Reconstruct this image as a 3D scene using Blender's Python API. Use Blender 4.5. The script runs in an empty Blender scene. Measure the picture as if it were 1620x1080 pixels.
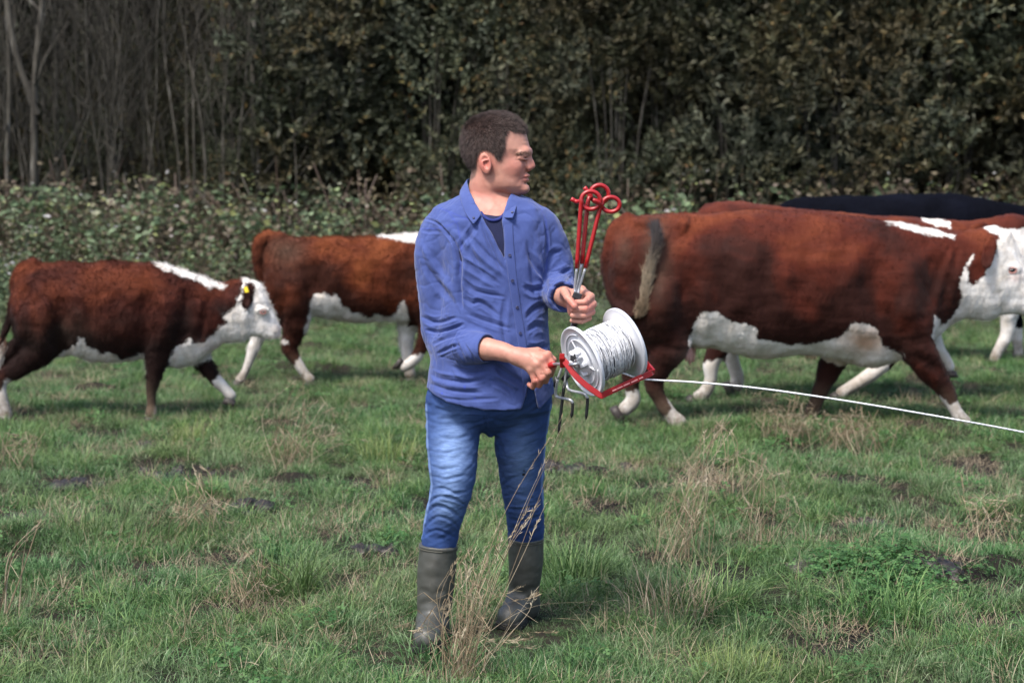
import bpy, bmesh, math, random
import numpy as np
from mathutils import Vector, Matrix
from mathutils.bvhtree import BVHTree

# ------------------------------------------------------------------ camera, sky, sun, exposure
scn = bpy.context.scene
col = scn.collection
CAM_H = 1.63
FPX = 3150.0
PITCH = math.atan(280.0 / FPX)
cam_d = bpy.data.cameras.new('camera')
cam = bpy.data.objects.new('camera', cam_d)
col.objects.link(cam)
scn.camera = cam
cam.location = (0, 0, CAM_H)
cam.rotation_euler = (math.pi / 2 - PITCH, 0, 0)
cam_d.sensor_width = 36.0
cam_d.lens = 36.0 * FPX / 1620.0
cam_d.clip_start = 0.1
cam_d.clip_end = 400
cam_d.dof.use_dof = True
cam_d.dof.focus_distance = 6.62
cam_d.dof.aperture_fstop = 4.2

world = bpy.data.worlds.new('World')
scn.world = world
world.use_nodes = True
wn = world.node_tree
bg = wn.nodes['Background']
sky = wn.nodes.new('ShaderNodeTexSky')
sky.sky_type = 'NISHITA'
sky.sun_disc = False
SUN_EL, SUN_AZ = math.radians(57), math.radians(215)
sky.sun_elevation = SUN_EL
sky.sun_rotation = SUN_AZ
sky.air_density = 1.0
sky.dust_density = 3.0
wn.links.new(sky.outputs[0], bg.inputs[0])
bg.inputs[1].default_value = 0.078
sun_d = bpy.data.lights.new('sun', 'SUN')
sun = bpy.data.objects.new('sun', sun_d)
col.objects.link(sun)
sun_d.energy = 1.5
sun_d.angle = math.radians(11)
sun_d.color = (1.0, 0.95, 0.88)
sd = Vector((math.sin(SUN_AZ) * math.cos(SUN_EL), math.cos(SUN_AZ) * math.cos(SUN_EL), math.sin(SUN_EL)))
sun.rotation_euler = sd.to_track_quat('Z', 'Y').to_euler()
scn.view_settings.view_transform = 'Standard'
scn.view_settings.look = 'None'
scn.view_settings.exposure = 2.08
scn.view_settings.gamma = 1.0
scn.view_settings.use_curve_mapping = False
scn.cycles.use_denoising = True
scn.cycles.max_bounces = 8
scn.cycles.diffuse_bounces = 3
scn.cycles.glossy_bounces = 2
scn.cycles.transparent_max_bounces = 8
scn.cycles.sample_clamp_indirect = 4.0
scn.cycles_curves.shape = 'RIBBONS'

# ------------------------------------------------------------------ helpers
CP, SP = math.cos(PITCH), math.sin(PITCH)
def W(px, py, Y):
    """world point at distance Y (metres in front of the camera's foot) that the photo shows at px, py"""
    r = (px - 810.0) / FPX
    u = -(py - 540.0) / FPX
    t = Y / (CP + u * SP)
    return np.array([r * t, Y, CAM_H + t * (u * CP - SP)])
def proj(P):
    P = np.asarray(P, dtype=np.float64)
    d = P - np.array([0, 0, CAM_H])
    fw = d[..., 1] * CP - d[..., 2] * SP
    up = d[..., 1] * SP + d[..., 2] * CP
    return 810 + FPX * d[..., 0] / fw, 540 - FPX * up / fw

MD = 6.72
def M(px, py, dy=0.0):
    return W(px, py, MD + dy)

def tag(o, label=None, cat=None, group=None, kind=None):
    if label: o['label'] = label
    if cat: o['category'] = cat
    if group: o['group'] = group
    if kind: o['kind'] = kind
    return o
def link(name, data, parent=None):
    o = bpy.data.objects.new(name, data)
    col.objects.link(o)
    if parent is not None:
        o.parent = parent
        o.matrix_parent_inverse = Matrix.LocRotScale(parent.location, parent.rotation_euler, parent.scale).inverted() if parent.parent is None else parent.matrix_parent_inverse.copy()
        if parent.parent is not None:
            # the parent's own frame equals the world frame for everything built here in world coordinates
            o.matrix_parent_inverse = Matrix.Identity(4)
    return o
def empty(name, loc=(0, 0, 0)):
    o = bpy.data.objects.new(name, None)
    o.location = loc
    o.empty_display_size = 0.1
    col.objects.link(o)
    return o
def np_mesh(name, V, F, mat=None, smooth=True):
    """V n x 3, F: array m x k (k = 3 or 4), or a list of such arrays"""
    me = bpy.data.meshes.new(name)
    V = np.asarray(V, dtype=np.float32)
    Fs = F if isinstance(F, list) else [F]
    Fs = [np.asarray(f, dtype=np.int32) for f in Fs if len(f)]
    me.vertices.add(len(V))
    me.vertices.foreach_set('co', V.ravel())
    nl = sum(f.size for f in Fs)
    npoly = sum(len(f) for f in Fs)
    me.loops.add(nl)
    me.loops.foreach_set('vertex_index', np.concatenate([f.ravel() for f in Fs]))
    me.polygons.add(npoly)
    tot = np.concatenate([np.full(len(f), f.shape[1], dtype=np.int32) for f in Fs])
    start = np.concatenate([[0], np.cumsum(tot)[:-1]]).astype(np.int32)
    me.polygons.foreach_set('loop_start', start)
    me.polygons.foreach_set('use_smooth', np.full(npoly, smooth, dtype=bool))
    me.update(calc_edges=True)
    me.validate()
    if mat: me.materials.append(mat)
    return me
def vattr(me, name, vals, kind='FLOAT', dom='POINT'):
    a = me.attributes.new(name, kind, dom)
    vals = np.asarray(vals, dtype=np.float32)
    if kind == 'FLOAT':
        a.data.foreach_set('value', vals.ravel())
    elif kind == 'FLOAT_VECTOR':
        a.data.foreach_set('vector', vals.ravel())
    return a

# ---- implicit surfaces on a rectilinear grid
class SDF:
    def __init__(s, xs, ys, zs):
        s.xs, s.ys, s.zs = [np.asarray(a, dtype=np.float32) for a in (xs, ys, zs)]
        s.f = np.full((len(xs), len(ys), len(zs)), 0.5, dtype=np.float32)
    def _sl(s, lo, hi):
        o = []
        for a, l, h in zip((s.xs, s.ys, s.zs), lo, hi):
            i0 = max(0, int(np.searchsorted(a, l)) - 1)
            i1 = min(len(a), int(np.searchsorted(a, h)) + 1)
            o.append(slice(i0, max(i1, i0)))
        return tuple(o)
    def grid(s, sl):
        return s.xs[sl[0]][:, None, None], s.ys[sl[1]][None, :, None], s.zs[sl[2]][None, None, :]
    def add(s, fn, lo, hi, k=0.0):
        m = max(k, 0.02)
        sl = s._sl(np.asarray(lo) - m, np.asarray(hi) + m)
        if any(q.stop <= q.start for q in sl): return
        d = fn(*s.grid(sl)).astype(np.float32)
        a = s.f[sl]
        if k > 0:
            h = np.maximum(k - np.abs(a - d), 0) / k
            s.f[sl] = np.minimum(a, d) - h * h * k * 0.25
        else:
            s.f[sl] = np.minimum(a, d)
    def cut(s, fn, lo, hi, k=0.0):
        sl = s._sl(lo, hi)
        if any(q.stop <= q.start for q in sl): return
        d = -fn(*s.grid(sl)).astype(np.float32)
        a = s.f[sl]
        if k > 0:
            h = np.maximum(k - np.abs(a - d), 0) / k
            s.f[sl] = np.maximum(a, d) + h * h * k * 0.25
        else:
            s.f[sl] = np.maximum(a, d)
    def chain(s, pts, rad, k=0.02, n=4, cut=False, smooth=True):
        P = np.array(pts, dtype=np.float64)
        R = np.array(rad, dtype=np.float64)
        if smooth and len(P) > 2:
            P, R = resample(P, R, n)
        m = max(k, 0.02)
        lo = (P - R[:, None]).min(0); hi = (P + R[:, None]).max(0)
        def fn(X, Y, Z):
            best = None
            for i in range(len(P) - 1):
                d = capsule(X, Y, Z, P[i], P[i + 1], R[i], R[i + 1])
                best = d if best is None else np.minimum(best, d)
            return best
        (s.cut if cut else s.add)(fn, lo, hi, k)
    def ell(s, c, r, k=0.02, R=None, cut=False):
        c = np.asarray(c, float); r = np.asarray(r, float)
        m = r.max()
        def fn(X, Y, Z):
            X, Y, Z = X - c[0], Y - c[1], Z - c[2]
            if R is not None:
                X, Y, Z = (R[0][0] * X + R[0][1] * Y + R[0][2] * Z, R[1][0] * X + R[1][1] * Y + R[1][2] * Z,
                           R[2][0] * X + R[2][1] * Y + R[2][2] * Z)
            q = np.sqrt((X / r[0]) ** 2 + (Y / r[1]) ** 2 + (Z / r[2]) ** 2)
            g = np.sqrt((X / r[0] ** 2) ** 2 + (Y / r[1] ** 2) ** 2 + (Z / r[2] ** 2) ** 2) + 1e-6
            return q * (q - 1) / g
        mm = (r if R is None else np.full(3, m))
        (s.cut if cut else s.add)(fn, c - mm, c + mm, k)
    def cyl(s, a, b, ra, rb, k=0.005, cut=False, rnd=0.0):
        a = np.asarray(a, float); b = np.asarray(b, float)
        L = np.linalg.norm(b - a); ax = (b - a) / L
        rm = max(ra, rb)
        def fn(X, Y, Z):
            X, Y, Z = X - a[0], Y - a[1], Z - a[2]
            t = X * ax[0] + Y * ax[1] + Z * ax[2]
            q = np.sqrt(np.maximum(X * X + Y * Y + Z * Z - t * t, 0))
            dr = q - (ra + (rb - ra) * np.clip(t / L, 0, 1)) + rnd
            dt = np.abs(t - L / 2) - L / 2 + rnd
            return np.minimum(np.maximum(dr, dt), 0) + np.sqrt(np.maximum(dr, 0) ** 2 + np.maximum(dt, 0) ** 2) - rnd
        (s.cut if cut else s.add)(fn, np.minimum(a, b) - rm, np.maximum(a, b) + rm, k)
    def loft(s, o, ax, up, st, k=0.02, p=2.0, egg=0.0, cut=False, taper=0.0):
        """st rows: s, top, bottom, half width (metres) along ax from o"""
        o = np.asarray(o, float); ax = np.asarray(ax, float); up = np.asarray(up, float)
        lat = np.cross(ax, up)
        st = np.asarray(st, float)
        S, T, B, H = st.T
        def fn(X, Y, Z):
            X, Y, Z = X - o[0], Y - o[1], Z - o[2]
            t = X * ax[0] + Y * ax[1] + Z * ax[2]
            n = X * up[0] + Y * up[1] + Z * up[2]
            v = X * lat[0] + Y * lat[1] + Z * lat[2]
            shp = np.broadcast_shapes(X.shape, Y.shape, Z.shape)
            t = np.broadcast_to(t, shp)
            tt = np.interp(t, S, T); bb = np.interp(t, S, B); hw = np.interp(t, S, H)
            over = np.maximum(S[0] - t, 0) + np.maximum(t - S[-1], 0)
            c = (tt + bb) * 0.5; hz = np.maximum((tt - bb) * 0.5, 1e-4)
            q = (n - c) / hz
            hw = hw * (1 - egg * np.clip(q, -1.2, 1.2))
            r = (np.abs(q) ** p + np.abs(v / hw) ** p) ** (1 / p)
            return (r - 1) * np.minimum(hw, hz) + over
        ext = max(np.abs(T).max(), np.abs(B).max(), H.max() * 1.3)
        e0 = o + ax * S[0]; e1 = o + ax * S[-1]
        lo = np.minimum(e0, e1); hi = np.maximum(e0, e1)
        d1 = np.abs(up) * max(np.abs(T).max(), np.abs(B).max()) + np.abs(lat) * H.max() * (1 + abs(egg))
        (s.cut if cut else s.add)(fn, lo - d1, hi + d1, k)
    def mesh(s, smooth_it=1):
        V, F = surface_nets(s.f, s.xs, s.ys, s.zs)
        if smooth_it: V = relax(V, F, smooth_it)
        return V, F

def capsule(X, Y, Z, a, b, ra, rb):
    ba = b - a
    L2 = float(ba @ ba) + 1e-12
    X, Y, Z = X - a[0], Y - a[1], Z - a[2]
    t = np.clip((X * ba[0] + Y * ba[1] + Z * ba[2]) / L2, 0, 1)
    return np.sqrt((X - t * ba[0]) ** 2 + (Y - t * ba[1]) ** 2 + (Z - t * ba[2]) ** 2) - (ra + (rb - ra) * t)
def resample(P, R, n):
    P2 = np.vstack([2 * P[0] - P[1], P, 2 * P[-1] - P[-2]])
    out, ro = [], []
    for i in range(len(P) - 1):
        p0, p1, p2, p3 = P2[i], P2[i + 1], P2[i + 2], P2[i + 3]
        for j in range(n):
            t = j / n
            out.append(0.5 * ((2 * p1) + (-p0 + p2) * t + (2 * p0 - 5 * p1 + 4 * p2 - p3) * t * t + (-p0 + 3 * p1 - 3 * p2 + p3) * t ** 3))
            ro.append(R[i] + (R[i + 1] - R[i]) * (t * t * (3 - 2 * t)))
    out.append(P[-1]); ro.append(R[-1])
    return np.array(out), np.array(ro)
def curve_pts(P, n=6):
    P = np.array(P, float)
    return resample(P, np.zeros(len(P)), n)[0]
def surface_nets(f, xs, ys, zs):
    s = f < 0
    c = np.zeros(tuple(n - 1 for n in f.shape), dtype=np.int8)
    for i in (0, 1):
        for j in (0, 1):
            for k in (0, 1):
                c += s[i:f.shape[0] - 1 + i, j:f.shape[1] - 1 + j, k:f.shape[2] - 1 + k]
    act = (c > 0) & (c < 8)
    idx = np.full(act.shape, -1, dtype=np.int32)
    cells = np.argwhere(act)
    idx[act] = np.arange(len(cells), dtype=np.int32)
    I, J, K = cells.T
    acc = np.zeros((len(cells), 3)); cnt = np.zeros(len(cells))
    ax = (xs, ys, zs)
    cor = [(i, j, k) for i in (0, 1) for j in (0, 1) for k in (0, 1)]
    for a in cor:
        for d in range(3):
            if a[d]: continue
            b = list(a); b[d] = 1
            fa = f[I + a[0], J + a[1], K + a[2]].astype(np.float64); fb = f[I + b[0], J + b[1], K + b[2]].astype(np.float64)
            m = (fa < 0) != (fb < 0)
            t = np.where(m, fa / np.where(m, fa - fb, 1), 0)
            pa = np.stack([xs[I + a[0]], ys[J + a[1]], zs[K + a[2]]], 1)
            pb = np.stack([xs[I + b[0]], ys[J + b[1]], zs[K + b[2]]], 1)
            acc += np.where(m[:, None], pa + (pb - pa) * t[:, None], 0)
            cnt += m
    V = acc / cnt[:, None]
    F = []
    nx, ny, nz = f.shape
    ch = s[:-1, 1:-1, 1:-1] != s[1:, 1:-1, 1:-1]
    e = np.argwhere(ch); i, j, k = e[:, 0], e[:, 1] + 1, e[:, 2] + 1
    q = np.stack([idx[i, j - 1, k - 1], idx[i, j, k - 1], idx[i, j, k], idx[i, j - 1, k]], 1)
    fl = ~s[i, j, k]; q[fl] = q[fl][:, ::-1]; F.append(q)
    ch = s[1:-1, :-1, 1:-1] != s[1:-1, 1:, 1:-1]
    e = np.argwhere(ch); i, j, k = e[:, 0] + 1, e[:, 1], e[:, 2] + 1
    q = np.stack([idx[i - 1, j, k - 1], idx[i - 1, j, k], idx[i, j, k], idx[i, j, k - 1]], 1)
    fl = ~s[i, j, k]; q[fl] = q[fl][:, ::-1]; F.append(q)
    ch = s[1:-1, 1:-1, :-1] != s[1:-1, 1:-1, 1:]
    e = np.argwhere(ch); i, j, k = e[:, 0] + 1, e[:, 1] + 1, e[:, 2]
    q = np.stack([idx[i - 1, j - 1, k], idx[i, j - 1, k], idx[i, j, k], idx[i - 1, j, k]], 1)
    fl = ~s[i, j, k]; q[fl] = q[fl][:, ::-1]; F.append(q)
    return V, np.concatenate(F)
def relax(V, F, it=1, lam=0.5):
    n = len(V)
    E = np.concatenate([F[:, [a, (a + 1) % F.shape[1]]] for a in range(F.shape[1])])
    a = np.concatenate([E[:, 0], E[:, 1]]); b = np.concatenate([E[:, 1], E[:, 0]])
    deg = np.bincount(a, minlength=n).astype(float); deg[deg == 0] = 1
    for _ in range(it):
        for sgn in (lam, -lam * 1.03):
            avg = np.stack([np.bincount(a, weights=V[b, c], minlength=n) for c in range(3)], 1) / deg[:, None]
            V = V + sgn * (avg - V)
    return V
def normals(V, F):
    d1 = V[F[:, 2]] - V[F[:, 0]]
    d2 = (V[F[:, 3]] - V[F[:, 1]]) if F.shape[1] == 4 else (V[F[:, 2]] - V[F[:, 1]])
    fn = np.cross(d1, d2)
    N = np.zeros_like(V)
    for c in range(3):
        N[:, c] = sum(np.bincount(F[:, q], weights=fn[:, c], minlength=len(V)) for q in range(F.shape[1]))
    return N / (np.linalg.norm(N, axis=1)[:, None] + 1e-12)
def noise(P, scale, seed=0, octaves=3, aniso=(1, 1, 1)):
    rg = np.random.RandomState(seed)
    P = np.asarray(P, float) * np.array(aniso)
    out = np.zeros(len(P)); amp = 1.0; tot = 0
    for o in range(octaves):
        for _ in range(5):
            k = rg.normal(size=3); k /= np.linalg.norm(k)
            k *= 2 * math.pi / scale * rg.uniform(0.7, 1.4) * 2 ** o
            out += amp * np.sin(P @ k + rg.uniform(0, 6.28) + 1.3 * np.sin(P @ (k[[1, 2, 0]] * 0.6)))
        tot += amp * 2.0; amp *= 0.5
    return out / tot
def bvh(V, F):
    return BVHTree.FromPolygons([tuple(v) for v in V], [tuple(int(i) for i in f) for f in F])
def on_front(tree, px, py, off=0.003, fallback=-0.12):
    o = Vector((0, 0, CAM_H)); p = W(px, py, MD)
    d = (Vector(p) - o).normalized()
    h = tree.ray_cast(o, d)
    if h[0] is None: return np.array(M(px, py, fallback)), Vector((0, -1, 0))
    return np.array(h[0] + h[1] * off), h[1]
def stroke_disp(V, N, strokes, side=1):
    """valleys and ridges laid along lines on the side of a garment that the photo shows"""
    px, py = proj(V)
    face = np.clip(-N[:, 1] * 1.6 + 0.25, 0, 1)
    D = np.zeros(len(V))
    for pts, w, dep in strokes:
        pts = np.array(pts, float)
        if len(pts) > 2: pts = curve_pts(np.c_[pts, np.zeros(len(pts))], 4)[:, :2]
        best = np.full(len(V), 1e9); tp = np.zeros(len(V))
        L = np.r_[0, np.cumsum(np.linalg.norm(np.diff(pts, axis=0), axis=1))]
        for i in range(len(pts) - 1):
            a, b = pts[i], pts[i + 1]; ba = b - a; l2 = ba @ ba + 1e-9
            t = np.clip(((px - a[0]) * ba[0] + (py - a[1]) * ba[1]) / l2, 0, 1)
            d = np.hypot(px - a[0] - t * ba[0], py - a[1] - t * ba[1])
            m = d < best; best[m] = d[m]; tp[m] = ((L[i] + t * (L[i + 1] - L[i])) / L[-1])[m]
        tap = np.clip(np.minimum(tp, 1 - tp) * 4, 0.0, 1) ** 0.7
        wl = w * (0.5 + 0.5 * tap) + 1e-6
        D += dep * tap * (np.exp(-(best / wl) ** 2) - 0.45 * np.exp(-((best - 1.9 * wl) / wl) ** 2))
    return D * face
def poly_sd(px, py, poly):
    """signed distance to a 2-D polygon, positive inside"""
    poly = np.asarray(poly, float)
    px = np.asarray(px, float); py = np.asarray(py, float)
    best = np.full(px.shape, 1e18); ins = np.zeros(px.shape, bool)
    n = len(poly)
    for i in range(n):
        a = poly[i]; b = poly[(i + 1) % n]; ba = b - a; l2 = ba @ ba + 1e-12
        t = np.clip(((px - a[0]) * ba[0] + (py - a[1]) * ba[1]) / l2, 0, 1)
        best = np.minimum(best, (px - a[0] - t * ba[0]) ** 2 + (py - a[1] - t * ba[1]) ** 2)
        c = ((a[1] > py) != (b[1] > py))
        with np.errstate(divide='ignore', invalid='ignore'):
            xi = (b[0] - a[0]) * (py - a[1]) / (b[1] - a[1] if b[1] != a[1] else 1e-9) + a[0]
        ins ^= c & (px < xi)
    d = np.sqrt(best)
    return np.where(ins, d, -d)

# ---- small mesh builders
class MB:
    def __init__(s): s.V = []; s.F = []
    def quadgrid(s, G, closeu=False, closev=False, flip=False):
        G = np.asarray(G, float); nu, nv = G.shape[:2]; b = len(s.V)
        s.V += [tuple(p) for p in G.reshape(-1, 3)]
        for i in range(nu if closeu else nu - 1):
            for j in range(nv if closev else nv - 1):
                q = (b + i * nv + j, b + ((i + 1) % nu) * nv + j, b + ((i + 1) % nu) * nv + (j + 1) % nv, b + i * nv + (j + 1) % nv)
                s.F.append(q[::-1] if flip else q)
    def tube(s, P, r, seg=8, cap=True):
        P = np.asarray(P, float); n = len(P)
        r = np.full(n, r) if np.isscalar(r) else np.asarray(r, float)
        T = np.gradient(P, axis=0); T /= np.linalg.norm(T, axis=1)[:, None] + 1e-12
        up = np.array([0, 0, 1.0]) if abs(T[0][2]) < 0.9 else np.array([1.0, 0, 0])
        u = np.cross(T[0], up); u /= np.linalg.norm(u)
        rings = []
        for i in range(n):
            u = u - T[i] * (u @ T[i]); u /= np.linalg.norm(u) + 1e-12
            v = np.cross(T[i], u)
            a = np.linspace(0, 2 * math.pi, seg, endpoint=False)
            rings.append(P[i] + r[i] * (np.cos(a)[:, None] * u + np.sin(a)[:, None] * v))
        b = len(s.V)
        s.quadgrid(rings, closev=True, flip=True)
        if cap:
            s.F.append(tuple(b + j for j in range(seg)))
            s.F.append(tuple(b + (n - 1) * seg + j for j in range(seg))[::-1])
    def sweep_rect(s, P, U, w, t):
        """rectangular bar along P; U: width direction per point"""
        P = np.asarray(P, float); n = len(P); T = np.gradient(P, axis=0)
        T /= np.linalg.norm(T, axis=1)[:, None]
        rings = []
        for i in range(n):
            u = np.asarray(U[i], float); u = u - T[i] * (u @ T[i]); u /= np.linalg.norm(u)
            v = np.cross(T[i], u); e = min(w, t) * 0.25
            pr = [(-w + e, -t), (w - e, -t), (w, -t + e), (w, t - e), (w - e, t), (-w + e, t), (-w, t - e), (-w, -t + e)]
            rings.append([P[i] + a * u + b * v for a, b in pr])
        b = len(s.V)
        s.quadgrid(rings, closev=True)
        s.F.append(tuple(b + j for j in range(8))[::-1])
        s.F.append(tuple(b + (n - 1) * 8 + j for j in range(8)))
    def lathe(s, prof, o, ax, seg=48, ang=0):
        """prof: (along axis, radius) pairs"""
        o = np.asarray(o, float); ax = np.asarray(ax, float) / np.linalg.norm(ax)
        up = np.array([0, 0, 1.0]) if abs(ax[2]) < 0.9 else np.array([1.0, 0, 0])
        u = np.cross(ax, up); u /= np.linalg.norm(u); v = np.cross(ax, u)
        a = np.linspace(0, 2 * math.pi, seg, endpoint=False)
        G = [[o + ax * h + r * (math.cos(x) * u + math.sin(x) * v) for x in a] for h, r in prof]
        s.quadgrid(G, closev=True)
    def box(s, c, ax, half):
        c = np.asarray(c, float); ax = np.asarray(ax, float); b = len(s.V)
        for i in (-1, 1):
            for j in (-1, 1):
                for k in (-1, 1):
                    s.V.append(tuple(c + ax[0] * half[0] * i + ax[1] * half[1] * j + ax[2] * half[2] * k))
        for q in ((0, 1, 3, 2), (4, 6, 7, 5), (0, 4, 5, 1), (2, 3, 7, 6), (0, 2, 6, 4), (1, 5, 7, 3)):
            s.F.append(tuple(b + i for i in q))
    def build(s, name, mat, parent=None, smooth=True, bevel=0.0, solid=0.0, subd=0):
        me = bpy.data.meshes.new(name)
        me.from_pydata(s.V, [], s.F); me.update()
        bm = bmesh.new(); bm.from_mesh(me); bmesh.ops.recalc_face_normals(bm, faces=bm.faces); bm.to_mesh(me); bm.free()
        me.polygons.foreach_set('use_smooth', [smooth] * len(me.polygons))
        if mat: me.materials.append(mat)
        o = link(name, me, parent)
        if solid:
            m = o.modifiers.new('s', 'SOLIDIFY'); m.thickness = solid; m.offset = 0
        if bevel:
            m = o.modifiers.new('b', 'BEVEL'); m.width = bevel; m.segments = 2; m.limit_method = 'ANGLE'
        if subd:
            m = o.modifiers.new('u', 'SUBSURF'); m.levels = subd; m.render_levels = subd
        return o
def sdf_obj(name, V, F, mat, parent=None):
    return link(name, np_mesh(name, V, F, mat), parent)

# ---- materials
class NT:
    def __init__(s, name, rough=0.8, spec=0.3):
        s.m = bpy.data.materials.new(name); s.m.use_nodes = True; s.t = s.m.node_tree
        s.b = s.t.nodes['Principled BSDF']
        s.b.inputs['Roughness'].default_value = rough
        s.b.inputs['Specular IOR Level'].default_value = spec
    def n(s, kind, **kw):
        nd = s.t.nodes.new(kind)
        for k, v in kw.items():
            if k.startswith('i_'):
                key = k[2:].replace('_', ' ')
                key = int(key) if key.isdigit() else key
                nd.inputs[key].default_value = v
            else: setattr(nd, k, v)
        return nd
    def l(s, a, b): s.t.links.new(a, b)
    def obj(s): return s.n('ShaderNodeTexCoord').outputs['Object']
    def noise(s, scale, detail=4, rough=0.55, vec=None, dist=0.0):
        nd = s.n('ShaderNodeTexNoise', i_Scale=scale, i_Detail=detail, i_Roughness=rough, i_Distortion=dist)
        s.l(vec if vec is not None else s.obj(), nd.inputs['Vector']); return nd.outputs['Fac']
    def mapv(s, scale, vec=None):
        nd = s.n('ShaderNodeMapping'); nd.inputs['Scale'].default_value = scale
        s.l(vec if vec is not None else s.obj(), nd.inputs['Vector']); return nd.outputs[0]
    def ramp(s, fac, stops, interp='LINEAR'):
        r = s.n('ShaderNodeValToRGB'); r.color_ramp.interpolation = interp
        e = r.color_ramp.elements
        while len(e) < len(stops): e.new(0.5)
        for el, (p, c) in zip(e, stops): el.position = p; el.color = (*c, 1) if len(c) == 3 else c
        s.l(fac, r.inputs[0]); return r.outputs[0]
    def mix(s, fac, a, b, mode='MIX'):
        nd = s.n('ShaderNodeMix', data_type='RGBA', blend_type=mode)
        for v, i in ((fac, 0), (a, 6), (b, 7)):
            if hasattr(v, 'is_linked') or hasattr(v, 'links'): s.l(v, nd.inputs[i])
            else: nd.inputs[i].default_value = v if i == 0 else (*v, 1)
        return nd.outputs[2]
    def math(s, op, a, b=None, c=None, clamp=False):
        nd = s.n('ShaderNodeMath', operation=op, use_clamp=clamp)
        for i, v in enumerate((a, b, c)):
            if v is None: continue
            if hasattr(v, 'links'): s.l(v, nd.inputs[i])
            else: nd.inputs[i].default_value = v
        return nd.outputs[0]
    def attr(s, name, out='Fac'):
        return s.n('ShaderNodeAttribute', attribute_name=name).outputs[out]
    def col(s, c):
        if hasattr(c, 'links'): s.l(c, s.b.inputs['Base Color'])
        else: s.b.inputs['Base Color'].default_value = (*c, 1)
        return s
    def bump(s, h, strength=0.3, dist=0.01):
        nd = s.n('ShaderNodeBump', i_Strength=strength, i_Distance=dist)
        s.l(h, nd.inputs['Height']); s.l(nd.outputs[0], s.b.inputs['Normal']); return s
def simple(name, c, rough=0.5, spec=0.4, metal=0.0, var=0.15, scale=40, bump=0.0):
    t = NT(name, rough, spec)
    f = t.noise(scale, 4)
    lo = tuple(x * (1 - var) for x in c); hi = tuple(min(1, x * (1 + var)) for x in c)
    t.col(t.ramp(f, [(0.3, lo), (0.7, hi)]))
    t.b.inputs['Metallic'].default_value = metal
    if bump: t.bump(t.noise(scale * 4, 3), bump, 0.003)
    return t.m
# ------------------------------------------------------------------ the man
def ax(lo, hi, h): return np.arange(lo, hi + h, h)
def axes_var(segs):
    out = [segs[0][0]]
    for lo, hi, h in segs:
        n = max(1, int(round((hi - lo) / h)))
        out += list(np.linspace(lo, hi, n + 1)[1:])
    return np.array(out)
PMM = FPX / MD     # pixels per metre at the man
X0 = (765 - 810) / PMM
person_loc = (M(765, 600)[0], MD, 0)

# head frame: forward points to the right of the picture and slightly to the camera
HA = math.radians(13)
HF = np.array([math.cos(HA), -math.sin(HA), 0]); HL = np.array([math.sin(HA) * -1, -math.cos(HA), 0])  # HL: his right side, to the camera
HU = np.array([0, 0, 1.0])
HC = M(782, 245, 0.0)
def HW(px, py, v=0.0):
    """head point: px, py of the profile, v metres towards the ear that shows"""
    u = (px - 782) / PMM / math.cos(HA)
    w = (245 - py) / PMM
    return HC + HF * u + HL * v + HU * w
def head_local(V):
    d = V - HC
    return d @ HF * PMM * math.cos(HA) + 782, 245 - d[:, 2] * PMM, d @ HL
HEADP = [ # py, front, back, half width
 (180.5, 797, 779, .018), (181.5, 801, 773, .030), (183.5, 807, 766, .042), (186.5, 813, 758, .050), (190, 818, 751, .056), (200, 827, 741, .067), (210, 831.5, 736, .073), (218, 833.5, 733, .0755),
 (228, 836, 732, .0765), (236, 838, 733, .077), (243, 835, 734, .076), (250, 833.5, 737, .074), (260, 833, 742, .071), (268, 833, 750, .068),
 (275, 833.5, 757, .065), (281, 833, 763, .062), (288, 832.5, 770, .058), (294, 833.5, 776, .053), (300, 832.5, 784, .044), (305, 829, 794, .034), (309, 822, 803, .022), (311, 816, 808, .012)]
def head_fn(grow=0.0, gf=0.0):
    A = np.array(HEADP, float)
    w = (245 - A[:, 0]) / PMM; f = (A[:, 1] - 782) / PMM / math.cos(HA) + gf; b = (A[:, 2] - 782) / PMM / math.cos(HA) - grow; hw = A[:, 3] + grow
    o = np.argsort(w); w, f, b, hw = w[o], f[o], b[o], hw[o]
    w = np.where(w > 0, w * (1 + grow / w[-1]), w)
    def fn(X, Y, Z):
        X, Y, Z = X - HC[0], Y - HC[1], Z - HC[2]
        u = X * HF[0] + Y * HF[1]; v = X * HL[0] + Y * HL[1]; z = Z
        zz = z.ravel()
        ff = np.interp(zz, w, f).reshape(z.shape); bb = np.interp(zz, w, b).reshape(z.shape); hh = np.interp(zz, w, hw).reshape(z.shape)
        c = (ff + bb) / 2; hl = (ff - bb) / 2
        q = (u - c) / hl
        hh = hh * (1 - 0.26 * np.clip(q, 0, 1.1) ** 1.5 - 0.05 * np.clip(-q, 0, 1))
        r = (np.abs(q) ** 2.25 + np.abs(v / hh) ** 2.25) ** (1 / 2.25)
        over = np.maximum(zz - w[-1], 0) + np.maximum(w[0] - zz, 0)
        side = (r - 1) * np.minimum(hl, hh); over = over.reshape(z.shape)
        return np.where(over > 0, np.hypot(np.maximum(side, 0), over), side)
    return fn
TORSO = [ # py, left, right, front, back
 (294, 748, 802, -.045, .075), (304, 735, 815, -.065, .10), (316, 712, 842, -.085, .12), (330, 694, 862, -.105, .125),
 (348, 686, 868, -.122, .13), (380, 690, 870, -.135, .135), (420, 696, 868, -.14, .135), (470, 698, 867, -.138, .13), (520, 690, 868, -.142, .128),
 (570, 680, 872, -.148, .135), (620, 673, 877, -.150, .145), (655, 671, 880, -.152, .148)]
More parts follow.
